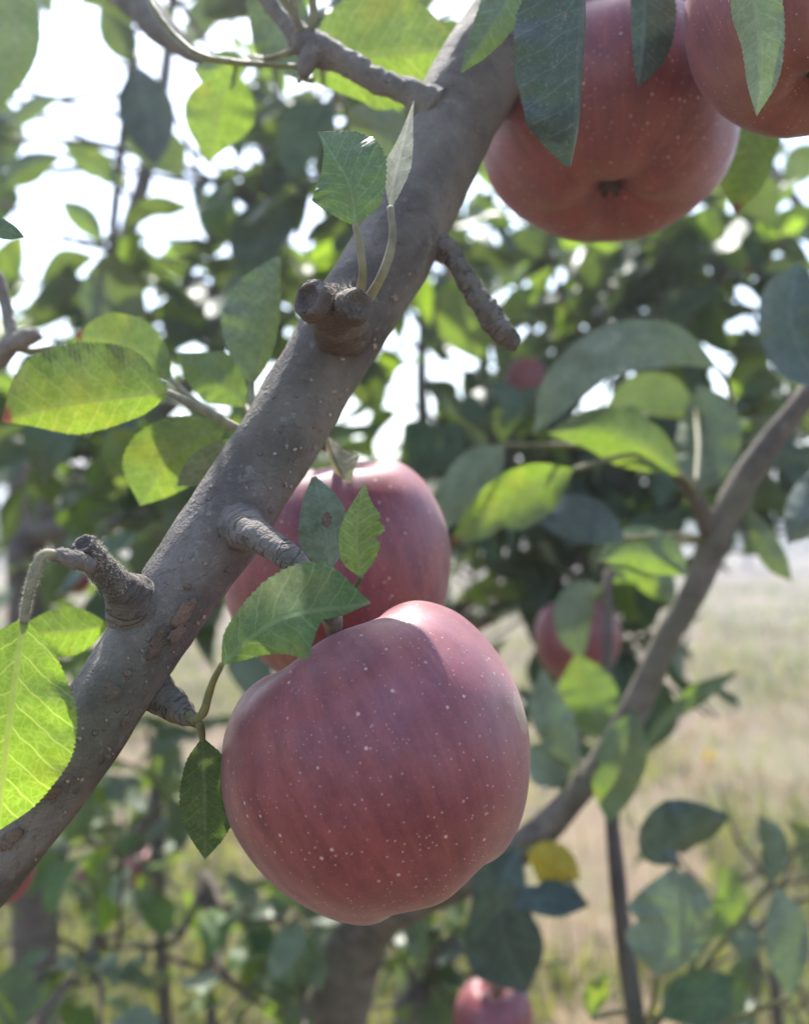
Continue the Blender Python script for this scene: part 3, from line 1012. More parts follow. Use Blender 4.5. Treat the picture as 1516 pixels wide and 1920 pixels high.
# left-edge twig with buds
tw = wood('twig', [(-60, 430, .325, 12), (-5, 520, .322, 12), (14, 590, .320, 11), (22, 640, .318, 15), (-10, 670, .320, 26), (-80, 690, .322, 30)], TWIG, 16, 50, 0.0005, 400, seed=14.0)
wood('bud', [(22, 645, .317, 14), (50, 632, .316, 17), (68, 628, .316, 14), (78, 632, .316, 6)], TWIG, 14, 20, 0.0007, 380, parent=tw, seed=15.0)
wood('petiole', [(20, 655, .318, 6), (60, 656, .318, 5), (100, 650, .320, 4)], PETIOLE_PALE, 8, 20, parent=tw, seed=16.0)
hero_leaf(main, [(-40, 405, .22), (0, 425, .222), (46, 445, .226)], [4, 14, 16, 12, 0], [4, 16, 20, 14, 0], sa=.8, sb=-.8, mat=LEAF_DARK, seed=10, top=True, petiole=[(-90, 440, .235, 6), (-60, 410, .225, 6), (-38, 405, .22, 5)])

# leaves to the left of the branch
hero_leaf(main, [(318, 736, .262), (250, 742, .264), (170, 752, .268), (90, 765, .273), (2, 790, .280)], [2, 34, 48, 56, 58, 44, 22, 0], [2, 74, 100, 110, 112, 104, 72, 0], sa=.35, sb=.15, mat=LEAF_YELLOW,
          teeth=40, tooth=.06, nu=160, nv=10, seed=11, curl=.25, petiole=[(452, 806, .250, 8), (400, 778, .253, 8), (350, 752, .258, 8), (317, 736, .262, 7)], pmat=PETIOLE_PALE, label='yellow-green leaf with browned tip')
hero_leaf(main, [(322, 712, .30), (280, 668, .303), (220, 640, .308), (140, 628, .315)], [1, 26, 50, 52, 36, 0], [1, 30, 52, 54, 40, 0], sa=.2, sb=.2, mat=LEAF_YELLOW, teeth=24, seed=12,
          petiole=[(430, 790, .27, 6), (370, 755, .285, 6), (320, 712, .30, 5)])
hero_leaf(main, [(472, 722, .288), (490, 650, .290), (508, 570, .294), (524, 482, .30)], [2, 50, 76, 88, 80, 54, 8], [2, 18, 24, 22, 18, 10, 4], sa=.15, sb=.9, mat=LEAF_DARK, teeth=22, nu=80, seed=13,
          petiole=[(480, 790, .262, 6), (472, 760, .275, 6), (472, 720, .288, 6)])
hero_leaf(main, [(462, 762, .31), (420, 722, .312), (372, 690, .316), (330, 660, .322)], [1, 30, 44, 40, 24, 0], [1, 30, 52, 48, 24, 0], sa=.3, sb=.2, mat=LEAF, seed=14, petiole=[(475, 800, .28, 5), (470, 780, .30, 5), (461, 761, .31, 5)])
hero_leaf(main, [(425, 800, .285), (370, 822, .288), (310, 868, .293), (262, 948, .30)], [2, 40, 60, 62, 44, 0], [2, 40, 66, 76, 60, 0], sa=.3, sb=.25, mat=LEAF, teeth=26, seed=15,
          petiole=[(460, 812, .252, 7), (445, 806, .268, 7), (424, 800, .285, 6)], pmat=PETIOLE_PALE)
hero_leaf(main, [(445, 822, .272), (405, 848, .275), (365, 880, .28), (330, 912, .285)], [1, 26, 40, 40, 26, 0], [1, 14, 22, 24, 16, 0], sa=.6, sb=-.4, mat=LEAF_DARK, seed=16, petiole=[(470, 800, .25, 5), (460, 812, .262, 5), (444, 822, .272, 5)])

# leaves round the twig at the top
hero_leaf(main, [(585, 150, .306), (660, 112, .303), (760, 98, .302), (892, 88, .304)], [2, 70, 108, 116, 110, 84, 30, 0], [2, 60, 92, 104, 96, 66, 30, 0], sa=.3, sb=.3, mat=LEAF_YELLOW, teeth=34, nu=90, seed=17,
          petiole=[(566, 140, .28, 6), (572, 148, .295, 6), (584, 150, .306, 6)], label='large translucent yellow-green leaf behind the top twig')
hero_leaf(main, [(560, 150, .345), (545, 100, .35), (520, 50, .355), (478, -10, .36)], [2, 40, 56, 54, 40, 20], [2, 40, 60, 66, 60, 30], sa=.3, sb=.2, mat=LEAF_DARK, seed=18, petiole=[(566, 142, .28, 5), (560, 152, .31, 5), (560, 149, .345, 5)])
hero_leaf(main, [(432, 118, .38), (418, 170, .382), (402, 240, .386), (388, 306, .392)], [2, 40, 62, 70, 56, 28, 0], [2, 30, 56, 64, 54, 28, 0], sa=.3, sb=.3, mat=LEAF, teeth=24, seed=19, petiole=[(470, 118, .285, 5), (455, 112, .33, 5), (432, 119, .38, 5)])
hero_leaf(main, [(462, 108, .35), (430, 116, .352), (400, 130, .355), (360, 128, .36)], [1, 34, 46, 44, 24, 0], [1, 18, 26, 24, 14, 0], sa=.4, sb=.6, mat=LEAF, seed=20, petiole=[(500, 112, .283, 5), (480, 108, .32, 5), (461, 108, .35, 5)])
hero_leaf(main, [(650, 205, .49), (700, 240, .50), (720, 300, .505), (735, 360, .51)], [2, 40, 62, 60, 36, 0], [2, 50, 80, 78, 44, 0], sa=.2, sb=.4, mat=LEAF_DARK, seed=21, petiole=[(600, 110, .28, 5), (615, 150, .38, 5), (649, 204, .49, 5)])
# leaves hanging over the upper right apples
hero_leaf(main, [(1088, -90, .222), (1090, 20, .220), (1084, 130, .219), (1080, 230, .221), (1068, 312, .226)], [2, 5, 8, 9, 8, 6, 5, 2], [2, 90, 120, 124, 118, 104, 84, 12], sa=1.4, sb=.42, mat=LEAF_SHADED,
          teeth=40, tooth=.035, nu=120, nv=10, seed=22, top=True, curl=.1, petiole=[(1110, -200, .25, 9), (1096, -150, .235, 9), (1088, -88, .222, 8)], label='long dark green leaf hanging in front of the upper apple')
hero_leaf(main, [(1205, -110, .252), (1208, -20, .250), (1206, 70, .250), (1196, 164, .253)], [2, 44, 58, 58, 42, 0], [2, 20, 26, 24, 16, 0], sa=.4, sb=.3, mat=LEAF_SHADED, teeth=22, seed=23, top=True, petiole=[(1160, -200, .28, 7), (1190, -150, .262, 7), (1205, -108, .252, 6)])
hero_leaf(main, [(1398, -110, .196), (1410, -10, .194), (1424, 90, .193), (1418, 218, .195)], [2, 46, 54, 46, 34, 0], [2, 34, 44, 34, 24, 0], sa=.1, sb=1.2, mat=LEAF_DARK, teeth=26, nu=100, seed=24, petiole=[(1360, -220, .24, 7), (1380, -160, .215, 7), (1398, -108, .196, 6)])
hero_leaf(main, [(1475, 120, .345), (1440, 200, .347), (1410, 290, .350), (1378, 402, .355)], [2, 26, 40, 42, 34, 0], [2, 50, 64, 62, 48, 0], sa=.2, sb=.3, mat=LEAF_YELLOW, teeth=22, seed=25, petiole=[(1520, 0, .34, 6), (1500, 60, .342, 6), (1475, 122, .345, 6)], label='yellow leaf with brown tip behind the upper apple')
hero_leaf(main, [(985, -90, .265), (955, -10, .258), (915, 60, .252), (862, 138, .250)], [2, 30, 38, 34, 22, 0], [2, 46, 44, 36, 20, 0], sa=.7, sb=.5, mat=LEAF_DARK, teeth=24, seed=26, top=True, petiole=[(1060, -160, .30, 7), (1020, -140, .28, 7), (985, -88, .265, 6)])
hero_leaf(main, [(-20, -120, .44), (15, -20, .44), (35, 80, .442), (-10, 215, .45)], [2, 40, 46, 40, 26, 0], [2, 60, 70, 60, 34, 0], sa=.3, sb=.2, mat=LEAF_DARK, seed=27, petiole=[(-90, -260, .44, 7), (-50, -190, .44, 7), (-20, -118, .44, 6)])
wood('spur', [(1110, -140, .325, 60), (1128, -60, .345, 40), (1130, -10, .350, 34), (1122, 24, .350, 28), (1118, 40, .350, 16)], CUTWOOD, 20, 40, 0.0012, 260, seed=17.0)

# ------------------------------------------------------------------ apples
def apple(label, x, y, Y, wpx, axis, mat=None, seed=0, group=None, taper=0.0, lob=0.03, lean=0.05, lean_to=(1, 0, 0), hi=True, stem=None, scar=None, tall=1.0, spin=0.0):
    """apple centred on pixel (x, y) at depth Y; axis: stem direction in world space"""
    R = wpx / 2 / F * Y
    R = R / math.sqrt(1 + (R / Y) ** 2)
    c = P(x, y, Y)
    t = thing('apple', label, 'apple', c, group)
    t.rotation_mode = 'QUATERNION'
    q = Vector(axis).normalized().to_track_quat('Z', 'Y')
    q = q @ Matrix.Rotation(spin, 3, 'Z').to_quaternion()
    t.rotation_quaternion = q
    inv = q.inverted()
    ll = inv @ Vector(lean_to)
    la = math.atan2(ll.y, ll.x)
    if scar:
        scar = (tuple(inv @ (Vector(P(*scar[0])) - Vector(c))), scar[1])
    pr = [(0, .42), (.05, .44), (.10, .52), (.18, .65), (.30, .77), (.45, .84), (.62, .82), (.80, .67), (.93, .42), (.995, .12), (.985, -.15),
          (.92 - taper * .5, -.42), (.78 - taper, -.68), (.62 - taper, -.86), (.48 - taper * .7, -.95), (.34 - taper * .4, -.965), (.22, -.90), (.13, -.79), (.06, -.715), (0, -.70)]
    rings_, n = (96, 128) if hi else (40, 48)
    pc = cr(np.array(pr), rings_)
    verts, faces = [], []
    rr = random.Random(seed)
    ph = rr.random() * 6.28
    ph2 = rr.random() * 6.28
    for i in range(rings_ + 1):
        r, z = pc[i]
        r = max(r, 0)
        for k in range(n):
            a = 2 * math.pi * k / n
            wz = 1 / (1 + math.exp((z + .35) * 5))
            wt = 1 / (1 + math.exp(-(z - .45) * 7))
            f5 = math.cos(5 * a + ph)
            rr_ = r * (1 + lob * f5 * wz + lob * .5 * math.cos(5 * a + ph + .6) * wt + 0.015 * math.cos(2 * a + ph2) + .012 * math.cos(3 * a + ph2 * 2))
            zz = z * tall + lean * r * math.cos(a - la) * (wt * .7 + .45) + lob * 1.5 * f5 * r * (1 - r) * 2.2 * (wz - wt * .6)
            d = Vector((rr_ * math.cos(a), rr_ * math.sin(a), zz))
            d *= 1 + 0.010 * noise.noise(d * 2.3 + Vector((seed * 3.3, 0, 0)))
            verts.append(np.array(d) * R)
    for i in range(rings_):
        for k in range(n):
            k2 = (k + 1) % n
            faces.append((i * n + k, (i + 1) * n + k, (i + 1) * n + k2, i * n + k2))
    mb = MB()
    mb.add(verts, faces)
    me = mb.mesh('apple_body', mat or apple_material('apple_skin', seed * .37, scar, R))
    ob = bpy.data.objects.new('body', me)
    ob.parent = t
    col.objects.link(ob)
    # dry calyx
    mbc = MB()
    for k in range(5):
        a = 2 * math.pi * k / 5 + ph
        da = np.array([math.cos(a), math.sin(a), 0])
        sd = np.array([-math.sin(a), math.cos(a), 0])
        zc = -.71 * tall
        vs = [da * .03 + sd * .045 + [0, 0, zc], da * .03 - sd * .045 + [0, 0, zc], da * .10 - sd * .035 + [0, 0, zc - .05], da * .10 + sd * .035 + [0, 0, zc - .05],
              da * .13 + [0, 0, zc - .12], da * .06 + [0, 0, zc - .16]]
        mbc.add((np.array(vs) - [0, 0, zc]) * [.75, .75, .6] * R + [0, 0, zc * R], [(0, 1, 2, 3), (3, 2, 4), (2, 5, 4), (3, 4, 5)])
    oc = bpy.data.objects.new('calyx', mbc.mesh('calyx', CALYX))
    oc.parent = t
    col.objects.link(oc)
    if stem is None:
        pts = [(0, 0, .43 * R), (0.02 * R, 0, .7 * R), (.06 * R, 0.02 * R, 1.0 * R)]
    else:
        pts = [(0, 0, .42 * R)] + [tuple(inv @ (Vector(P(*s)) - Vector(c))) for s in stem]
    rs = [0.0022, 0.0017] + [0.0019] * (len(pts) - 3) + [0.0028]
    v, f, uv = tube(pts, rs, 12, 24, 0.0003, 500, seed=seed, elong=0)
    os_ = bpy.data.objects.new('stem', MB().add(v, f, uv).mesh('stem', STEM))
    os_.parent = t
    col.objects.link(os_)
    return t


apple('large ripe red apple hanging at the front below the branch', 708, 1412, .226, 606, (-.42, .16, .90), seed=1, taper=-.01, lob=.032, lean=.06, tall=.875,
      stem=[(628, 1200, .212), (622, 1160, .211)], scar=((984, 1335, .214), 0.0055))
apple('dark red apple half hidden behind the branch, above the front apple', 632, 1058, .312, 428, (-.10, -.12, 1), seed=2, lob=.03, lean=.03, stem=[(640, 890, .300), (628, 850, .285), (590, 820, .262)])
apple('pinkish red apple seen from below at the upper right, brown eye showing', 1142, 242, .312, 488, (.06, .30, .95), seed=3, lob=.035, stem=[(1150, 70, .36), (1130, 20, .352)], tall=.70)
apple('red apple cut by the top right corner, behind a hanging leaf', 1532, -12, .232, 478, (.1, .25, .96), seed=4, stem=[(1510, -200, .25), (1470, -300, .27)])
apple('bright red apple peeking between the two upper right apples', 1372, -24, .392, 330, (-.1, .2, .97), seed=5, hi=False)
AP_FAR = apple_material('apple_skin_far', 3.0, None, .035)
apple('small purple red apple in the shade under the dead twig', 985, 712, .92, 74, (.1, .1, 1), AP_FAR, 6, hi=False, tall=1.2)
apple('blurred red apple partly covered by a leaf beside the slanting stem', 1082, 1195, .78, 160, (0, .1, 1), AP_FAR, 7, hi=False)
apple('blurred pinkish red apple cut by the bottom edge of the picture', 925, 1912, .72, 150, (.1, -.1, 1), AP_FAR, 8, hi=False)
apple('pink apple tucked behind the low left end of the branch', 5, 1630, .40, 120, (0, .1, 1), AP_FAR, 9, hi=False)
apple('tiny blurred red apple in the low shrubs, nearest the low branch end', 178, 1655, 1.1, 80, (0, .1, 1), AP_FAR, 10, hi=False)
apple('tiny dark red apple in the low shrubs, right of another tiny apple', 262, 1628, 1.25, 70, (0, .1, 1), AP_FAR, 11, hi=False)
apple('faint red apple in the shade left of the stub spur', 142, 1085, 1.2, 60, (0, .1, 1), AP_FAR, 12, hi=False)

# ------------------------------------------------------------------ slanting young tree on the right
Rp = [(1600, 600, .50, 19), (1505, 750, .50, 22), (1420, 862, .51, 24), (1348, 985, .52, 28), (1312, 1085, .525, 25), (1246, 1205, .53, 25), (1205, 1295, .54, 26), (1150, 1400, .55, 27), (1082, 1488, .565, 26), (1000, 1572, .59, 30), (880, 1640, .64, 36), (770, 1680, .72, 46), (690, 1730, .80, 54), (650, 1830, .84, 58), (620, 1960, .86, 60)]
p, r = pxt(Rp)
p = [np.array([q[0], q[1], q[2]]) for q in p] + [np.array([-.08, .88, .4]), np.array([-.08, .88, -.03])]
r = r + [.031, .036]
rt = thing('young_apple_tree', 'blurred slender apple tree whose bare brown stem slants up the right side', 'tree', p[-1])
v, f, uv = tube(p, r, 20, 110, 0.001, 160, seed=20)
MB().add(v, f, uv).build('stem', BARK, rt)
K = dict(nu=30, nv=4, tooth=.03)


def rleaf(mid, wa, wb, sa=.3, sb=.3, mat=LEAF_FAR, pet=None, parent=None, seed=0, **kw):
    kk = dict(K)
    kk['curl'] = ((seed * 37) % 11 - 5) * 0.09
    kk['ripple'] = 0.05 + 0.05 * ((seed * 13) % 5) / 5
    if seed % 3 == 0:
        kk['bites'] = [(0.35 + 0.1 * (seed % 5), 1 if seed % 2 else -1, .28, .06)]
    kk.update(kw)
    p0 = mid[0]
    pt = None
    if pet:
        pt = [(pet[0], pet[1], pet[2], 5), ((pet[0] + p0[0]) / 2 + 6, (pet[1] + p0[1]) / 2 - 6, (pet[2] + p0[2]) / 2, 5), (p0[0], p0[1], p0[2], 5)]
    return hero_leaf(parent or rt, mid, wa, wb, sa=sa, sb=sb, mat=mat, petiole=pt, seed=seed, **kk)


W0 = [2, 40, 58, 60, 46, 0]
wood('shoot', [(1330, 1000, .52, 20), (1300, 930, .505, 15), (1260, 880, .50, 11), (1210, 850, .49, 8)], BARK_FAR, 10, 24, 0.0006, 300, parent=rt)
rleaf([(1345, 690, .52), (1260, 640, .50), (1150, 640, .48), (1050, 720, .47), (1000, 815, .47)], [2, 46, 62, 56, 44, 0], [2, 30, 34, 34, 30, 0], sa=-.6, sb=1.0, mat=LEAF_DARK, pet=(1370, 760, .51), seed=31)
rleaf([(1275, 890, .49), (1200, 830, .48), (1120, 800, .47), (1025, 812, .47)], [2, 40, 56, 54, 34, 0], [2, 36, 46, 42, 24, 0], sa=.3, sb=.5, mat=LEAF, pet=(1310, 950, .505), seed=32)
rleaf([(1075, 880, .45), (1010, 912, .45), (930, 955, .45), (842, 1020, .455)], [2, 44, 58, 52, 30, 0], [2, 40, 52, 46, 28, 0], sa=.1, sb=.1, mat=LEAF_YELLOW, pet=(1210, 850, .49), seed=33, label='yellow-green backlit leaf')
rleaf([(1170, 1010, .47), (1110, 980, .465), (1050, 965, .46), (975, 960, .46)], [2, 34, 44, 40, 24, 0], [2, 34, 44, 40, 24, 0], sa=-.5, sb=.9, mat=LEAF_SHADED, pet=(1325, 1010, .52), seed=34)
rleaf([(1120, 1055, .48), (1180, 1035, .48), (1240, 1045, .48), (1290, 1080, .485)], [2, 34, 48, 46, 30, 0], [2, 34, 46, 44, 26, 0], sa=.3, sb=.3, mat=LEAF, pet=(1325, 1010, .52), seed=35)
rleaf([(1540, 730, .42), (1500, 660, .42), (1480, 580, .42), (1500, 490, .43)], [2, 46, 62, 60, 46, 0], [2, 60, 80, 80, 60, 0], sa=-.6, sb=.6, mat=LEAF_SHADED, pet=(1560, 660, .50), seed=36, top=True)
rleaf([(945, 835, .50), (900, 880, .505), (860, 930, .51), (820, 1000, .52)], [2, 36, 46, 42, 26, 0], [2, 36, 46, 42, 26, 0], sa=-.5, sb=.9, mat=LEAF_DARK, pet=(1210, 850, .49), seed=37)
rleaf([(1290, 930, .56), (1320, 860, .57), (1330, 790, .58), (1310, 720, .59)], W0, W0, sa=.8, sb=-.4, mat=LEAF_DARK, pet=(1330, 1010, .52), seed=38)
rleaf([(1300, 760, .60), (1250, 740, .60), (1190, 740, .60), (1130, 770, .61)], [2, 30, 40, 36, 20, 0], [2, 30, 40, 36, 20, 0], sa=.7, sb=-.4, mat=LEAF_DARK, pet=(1305, 905, .505), seed=39)
rleaf([(1400, 950, .54), (1430, 1010, .54), (1460, 1060, .54), (1485, 1090, .55)], [1, 18, 24, 20, 0], [1, 18, 24, 20, 0], mat=LEAF_DARK, pet=(1390, 910, .51), seed=40)
rleaf([(1535, 870, .46), (1520, 930, .46), (1500, 980, .46), (1475, 1020, .47)], [2, 30, 40, 32, 0], [2, 30, 40, 32, 0], sa=-.4, sb=.8, mat=LEAF_SHADED, pet=(1560, 660, .50), seed=41)
rleaf([(1190, 1330, .535), (1170, 1400, .53), (1155, 1460, .53), (1140, 1545, .535)], [2, 40, 48, 36, 0], [2, 40, 50, 38, 0], sa=.2, sb=.5, mat=LEAF, pet=(1200, 1300, .54), seed=42)
rleaf([(1085, 1440, .57), (1050, 1380, .57), (1025, 1330, .57), (1015, 1255, .575)], [2, 30, 36, 28, 0], [2, 30, 40, 30, 0], sa=-.5, sb=.8, mat=LEAF_DARK, pet=(1110, 1450, .56), seed=43)
rleaf([(1060, 1480, .57), (1040, 1450, .57), (1015, 1420, .575), (990, 1400, .58)], [2, 34, 44, 34, 0], [2, 34, 44, 34, 0], sa=-.5, sb=.8, mat=LEAF_DARK, pet=(1080, 1480, .565), seed=44)
rleaf([(1130, 1380, .60), (1110, 1330, .60), (1095, 1280, .60), (1080, 1225, .60)], [2, 44, 56, 40, 0], [2, 44, 56, 40, 0], mat=LEAF, pet=(1150, 1400, .55), seed=45)
rleaf([(985, 1600, .56), (1020, 1608, .56), (1050, 1625, .56), (1088, 1648, .565)], [2, 30, 36, 28, 0], [2, 36, 44, 30, 0], mat=LEAF_GOLD, pet=(1000, 1575, .585), seed=46, label='golden yellow dying leaf')
rleaf([(975, 1590, .58), (940, 1660, .58), (940, 1740, .585), (985, 1862, .59)], [2, 44, 50, 70, 62, 4], [2, 50, 54, 76, 70, 4], sa=-.6, sb=.9, mat=LEAF_SHADED, pet=(990, 1575, .59), seed=47, top=True)
rleaf([(1100, 1700, .55), (1060, 1690, .55), (1010, 1685, .555), (960, 1700, .56)], [2, 28, 34, 26, 0], [2, 28, 36, 28, 0], sa=-.6, sb=.9, mat=LEAF_SHADED, pet=(990, 1578, .59), seed=48, top=True)

# thin sapling at the lower right
sp_ = [(1140, 1070, .66, 9), (1138, 1200, .65, 10), (1136, 1330, .64, 11), (1145, 1500, .62, 13), (1162, 1700, .60, 16), (1192, 1920, .58, 19)]
p, r = pxt(sp_)
base = np.array([p[-1][0] + .03, .58, -.02])
p += [np.array([base[0], .58, .45]), base]
r += [.008, .010]
st = thing('apple_sapling', 'thin upright apple sapling with large grey-green leaves, lower right', 'sapling', base)
v, f, uv = tube(p, r, 12, 70, 0.0006, 250, seed=21)
MB().add(v, f, uv).build('stem', BARK_FAR, st)
S = dict(parent=st)
rleaf([(1232, 1830, .52), (1250, 1760, .52), (1262, 1700, .52), (1262, 1628, .525)], [2, 66, 80, 84, 62, 4], [2, 56, 74, 78, 58, 4], sa=.15, sb=.3, mat=LEAF_DARK, pet=(1200, 1960, .58), seed=51, label='large grey-green leaf showing its underside', **S)
rleaf([(1268, 1622, .53), (1250, 1590, .53), (1290, 1560, .532), (1365, 1530, .54)], [2, 60, 70, 40, 4], [2, 30, 30, 30, 4], sa=-.6, sb=.9, mat=LEAF_SHADED, pet=(1172, 1780, .595), seed=52, top=True, **S)
rleaf([(1330, 1760, .60), (1355, 1720, .60), (1370, 1680, .60), (1350, 1620, .60)], [2, 26, 30, 22, 0], [2, 26, 30, 22, 0], mat=LEAF, pet=(1200, 1960, .58), seed=53, **S)
rleaf([(1110, 1910, .55), (1112, 1880, .55), (1122, 1850, .55), (1140, 1822, .555)], [1, 18, 24, 18, 0], [1, 18, 24, 18, 0], mat=LEAF_BRIGHT, pet=(1188, 1900, .58), seed=54, **S)
rleaf([(1205, 1410, .66), (1250, 1350, .66), (1300, 1310, .66), (1385, 1258, .67)], [1, 10, 14, 22, 14, 0], [1, 8, 12, 18, 12, 0], mat=LEAF, pet=(1146, 1510, .62), seed=55, **S)
rleaf([(1480, 1870, .50), (1480, 1800, .50), (1475, 1740, .50), (1455, 1660, .505)], [2, 34, 44, 34, 0], [2, 30, 40, 30, 0], sa=-.5, sb=.8, mat=LEAF_DARK, pet=(1200, 1990, .575), seed=56, **S)
rleaf([(1440, 1660, .58), (1448, 1620, .58), (1446, 1580, .58), (1420, 1530, .585)], [1, 18, 24, 18, 0], [1, 24, 30, 24, 0], sa=.4, sb=-.3, mat=LEAF_DARK, pet=(1200, 1960, .58), seed=57, **S)
rleaf([(1240, 1910, .56), (1290, 1880, .56), (1340, 1880, .56), (1400, 1910, .565)], W0, W0, sa=.8, sb=-.4, mat=LEAF_DARK, pet=(1192, 1920, .58), seed=58, top=True, **S)
rleaf([(1130, 1100, .66), (1090, 1120, .66), (1075, 1170, .66), (1092, 1240, .665)], [2, 30, 36, 32, 20, 0], [2, 30, 40, 36, 22, 0], mat=LEAF_DARK, pet=(1139, 1090, .66), seed=59, **S)
rleaf([(1140, 1090, .66), (1190, 1070, .66), (1230, 1090, .66), (1265, 1140, .665)], [2, 24, 30, 26, 0], [2, 24, 30, 26, 0], mat=LEAF, pet=(1140, 1080, .66), seed=60, **S)
rleaf([(1137, 1250, .645), (1100, 1290, .645), (1110, 1340, .645), (1140, 1390, .65)], [2, 34, 40, 30, 0], [2, 34, 40, 30, 0], mat=LEAF, pet=(1137, 1240, .65), seed=61, **S)

# ------------------------------------------------------------------ trees behind
def sky_gap(c):
    """orchard crowns thin out here: an open lane between the trees"""
    x = 758 + c[0] / c[1] * F
    y = 960 - (c[2] - H) / c[1] * F
    if 10 < x < 440 and 10 < y < 480 and x + y * .25 < 470:
        return random.random() < 0.10
    if x > 1250 and y > 1000 and y < 1500:
        return random.random() < 0.15
    if y > 1030 and x > 900:
        return random.random() < (0.75 if x < 1260 and y < 1480 else 0.2)
    if x > 1330 and 300 < y < 620:
        return random.random() < 0.6
    return True


def back_tree(name, label, trunk_px, limbs, boxes, seed, group=None, limit=300, r0=.035, mats=None):
    random.seed(seed)
    tx, tY, ty = trunk_px
    b = P(tx, ty, tY)
    b[2] = -0.02
    t = thing(name, label, 'tree', b, group)
    top = P(tx, ty, tY)
    v, f, uv = tube([b, (b + top) / 2 + np.array([.015, 0, 0]), top], [r0 * 1.15, r0, r0 * .85], 16, 40, 0.002, 70, seed=seed)
    MB().add(v, f, uv).build('trunk', BARK_FAR, t)
    lp = []
    for L in limbs:
        pts = [top] + [P(*q) for q in L]
        rr = np.linspace(r0 * .62, r0 * .16, len(pts))
        v, f, uv = tube(pts, rr, 10, 40, 0.0012, 90, seed=seed + len(lp))
        MB().add(v, f, uv).build('limb', BARK_FAR, t)
        lp.append(cr(pts, 30))
    allp = np.concatenate(lp) if lp else np.array([top])
    fo = Foliage(t, limit)
    smb = MB()
    for (x0, x1, y0, y1, Y0, Y1, cnt, n, size) in boxes:
        for i in range(cnt):
            c = P(random.uniform(x0, x1), random.uniform(y0, y1), random.uniform(Y0, Y1))
            near = allp[np.argmin(np.linalg.norm(allp - c, axis=1))]
            d = c - near
            dl = np.linalg.norm(d) + 1e-6
            tip = c + d / dl * .05 + np.array([random.uniform(-.08, .08), random.uniform(-.08, .08), random.uniform(-.05, .1)])
            start = c - d / dl * min(.10, dl)
            if dl > .14:
                v, f, uv = tube([near, (near + start) / 2 + np.array([0, 0, .02]), start], [.004, .0032, .0026], 5, 8)
                smb.add(v, f, uv)
            fo.shoot(start, tip, n, size, .0028, mats or [LEAF_FAR] * 9 + [LEAF_DARK] * 3 + [LEAF] * 2 + [LEAF_BRIGHT] + [LEAF_YELLOW], mb=smb, keep=sky_gap)
    if smb.n:
        o = smb.build('shoots', BARK_FAR, t)
        o['kind'] = 'stuff'
    fo.finish()
    return t


tb = back_tree('apple_tree', 'leafy apple tree behind the left of the branch, with dark brown trunk', (50, 1.35, 1000),
          [[(120, 760, 1.3), (220, 500, 1.25), (300, 200, 1.2), (330, -100, 1.2)], [(20, 780, 1.4), (-60, 500, 1.4), (-80, 200, 1.4)], [(250, 820, 1.2), (420, 640, 1.1), (520, 420, 1.05)], [(200, 980, 1.2), (330, 960, 1.1)]],
          [(-80, 520, 480, 900, .8, 1.4, 13, 7, .08), (200, 700, 200, 560, .75, 1.3, 13, 7, .085), (-60, 260, 60, 480, .8, 1.1, 11, 4, .085),
           (150, 480, 820, 1120, .7, 1.1, 12, 7, .08), (380, 700, -40, 240, .65, 1.1, 12, 6, .08), (-100, 200, 1000, 1250, 1.0, 1.5, 4, 5, .075)], 41)
wood('shoot', [(220, 500, 1.25, 9), (212, 430, .95, 9), (225, 300, .82, 8), (238, 180, .80, 7), (250, 60, .79, 5)], BARK_FAR, 10, 40, parent=tb, seed=30)
TB = dict(parent=tb)
rleaf([(188, 6, .78), (212, 45, .78), (232, 82, .78), (250, 122, .785)], [1, 24, 32, 24, 0], [1, 26, 34, 26, 0], mat=LEAF_FAR, pet=(248, 70, .79), seed=71, **TB)
rleaf([(388, -20, .80), (380, 20, .80), (368, 55, .80), (348, 90, .805)], [1, 22, 28, 20, 0], [1, 22, 28, 22, 0], mat=LEAF_FAR, pet=(250, 60, .79), seed=72, **TB)
rleaf([(118, 184, .78), (90, 186, .78), (58, 200, .78), (26, 240, .785)], [1, 14, 22, 20, 0], [1, 10, 16, 14, 0], mat=LEAF_FAR, pet=(238, 180, .80), seed=73, **TB)
rleaf([(118, 292, .78), (85, 298, .78), (45, 315, .78), (5, 352, .785)], [1, 22, 34, 28, 0], [1, 14, 24, 20, 0], mat=LEAF_FAR, pet=(225, 300, .82), seed=74, **TB)
rleaf([(235, 345, .76), (200, 330, .76), (165, 305, .76), (118, 268, .765)], [1, 14, 20, 16, 0], [1, 24, 34, 22, 0], mat=LEAF, pet=(222, 330, .83), seed=75, **TB)
rleaf([(192, 456, .76), (175, 430, .76), (150, 405, .76), (115, 376, .765)], [1, 16, 22, 18, 0], [1, 16, 24, 18, 0], mat=LEAF, pet=(212, 430, .95), seed=76, **TB)
rleaf([(255, 120, .74), (268, 180, .74), (282, 240, .74), (290, 315, .745)], [1, 36, 50, 48, 30, 0], [1, 40, 54, 50, 30, 0], sa=-.7, sb=1.0, mat=LEAF_SHADED, pet=(246, 100, .79), seed=77, top=True, **TB)
rleaf([(225, 250, .84), (260, 262, .84), (300, 280, .84), (345, 330, .85)], [1, 30, 42, 34, 0], [1, 30, 40, 34, 0], sa=-.7, sb=1.0, mat=LEAF_DARK, pet=(228, 270, .82), seed=78, **TB)
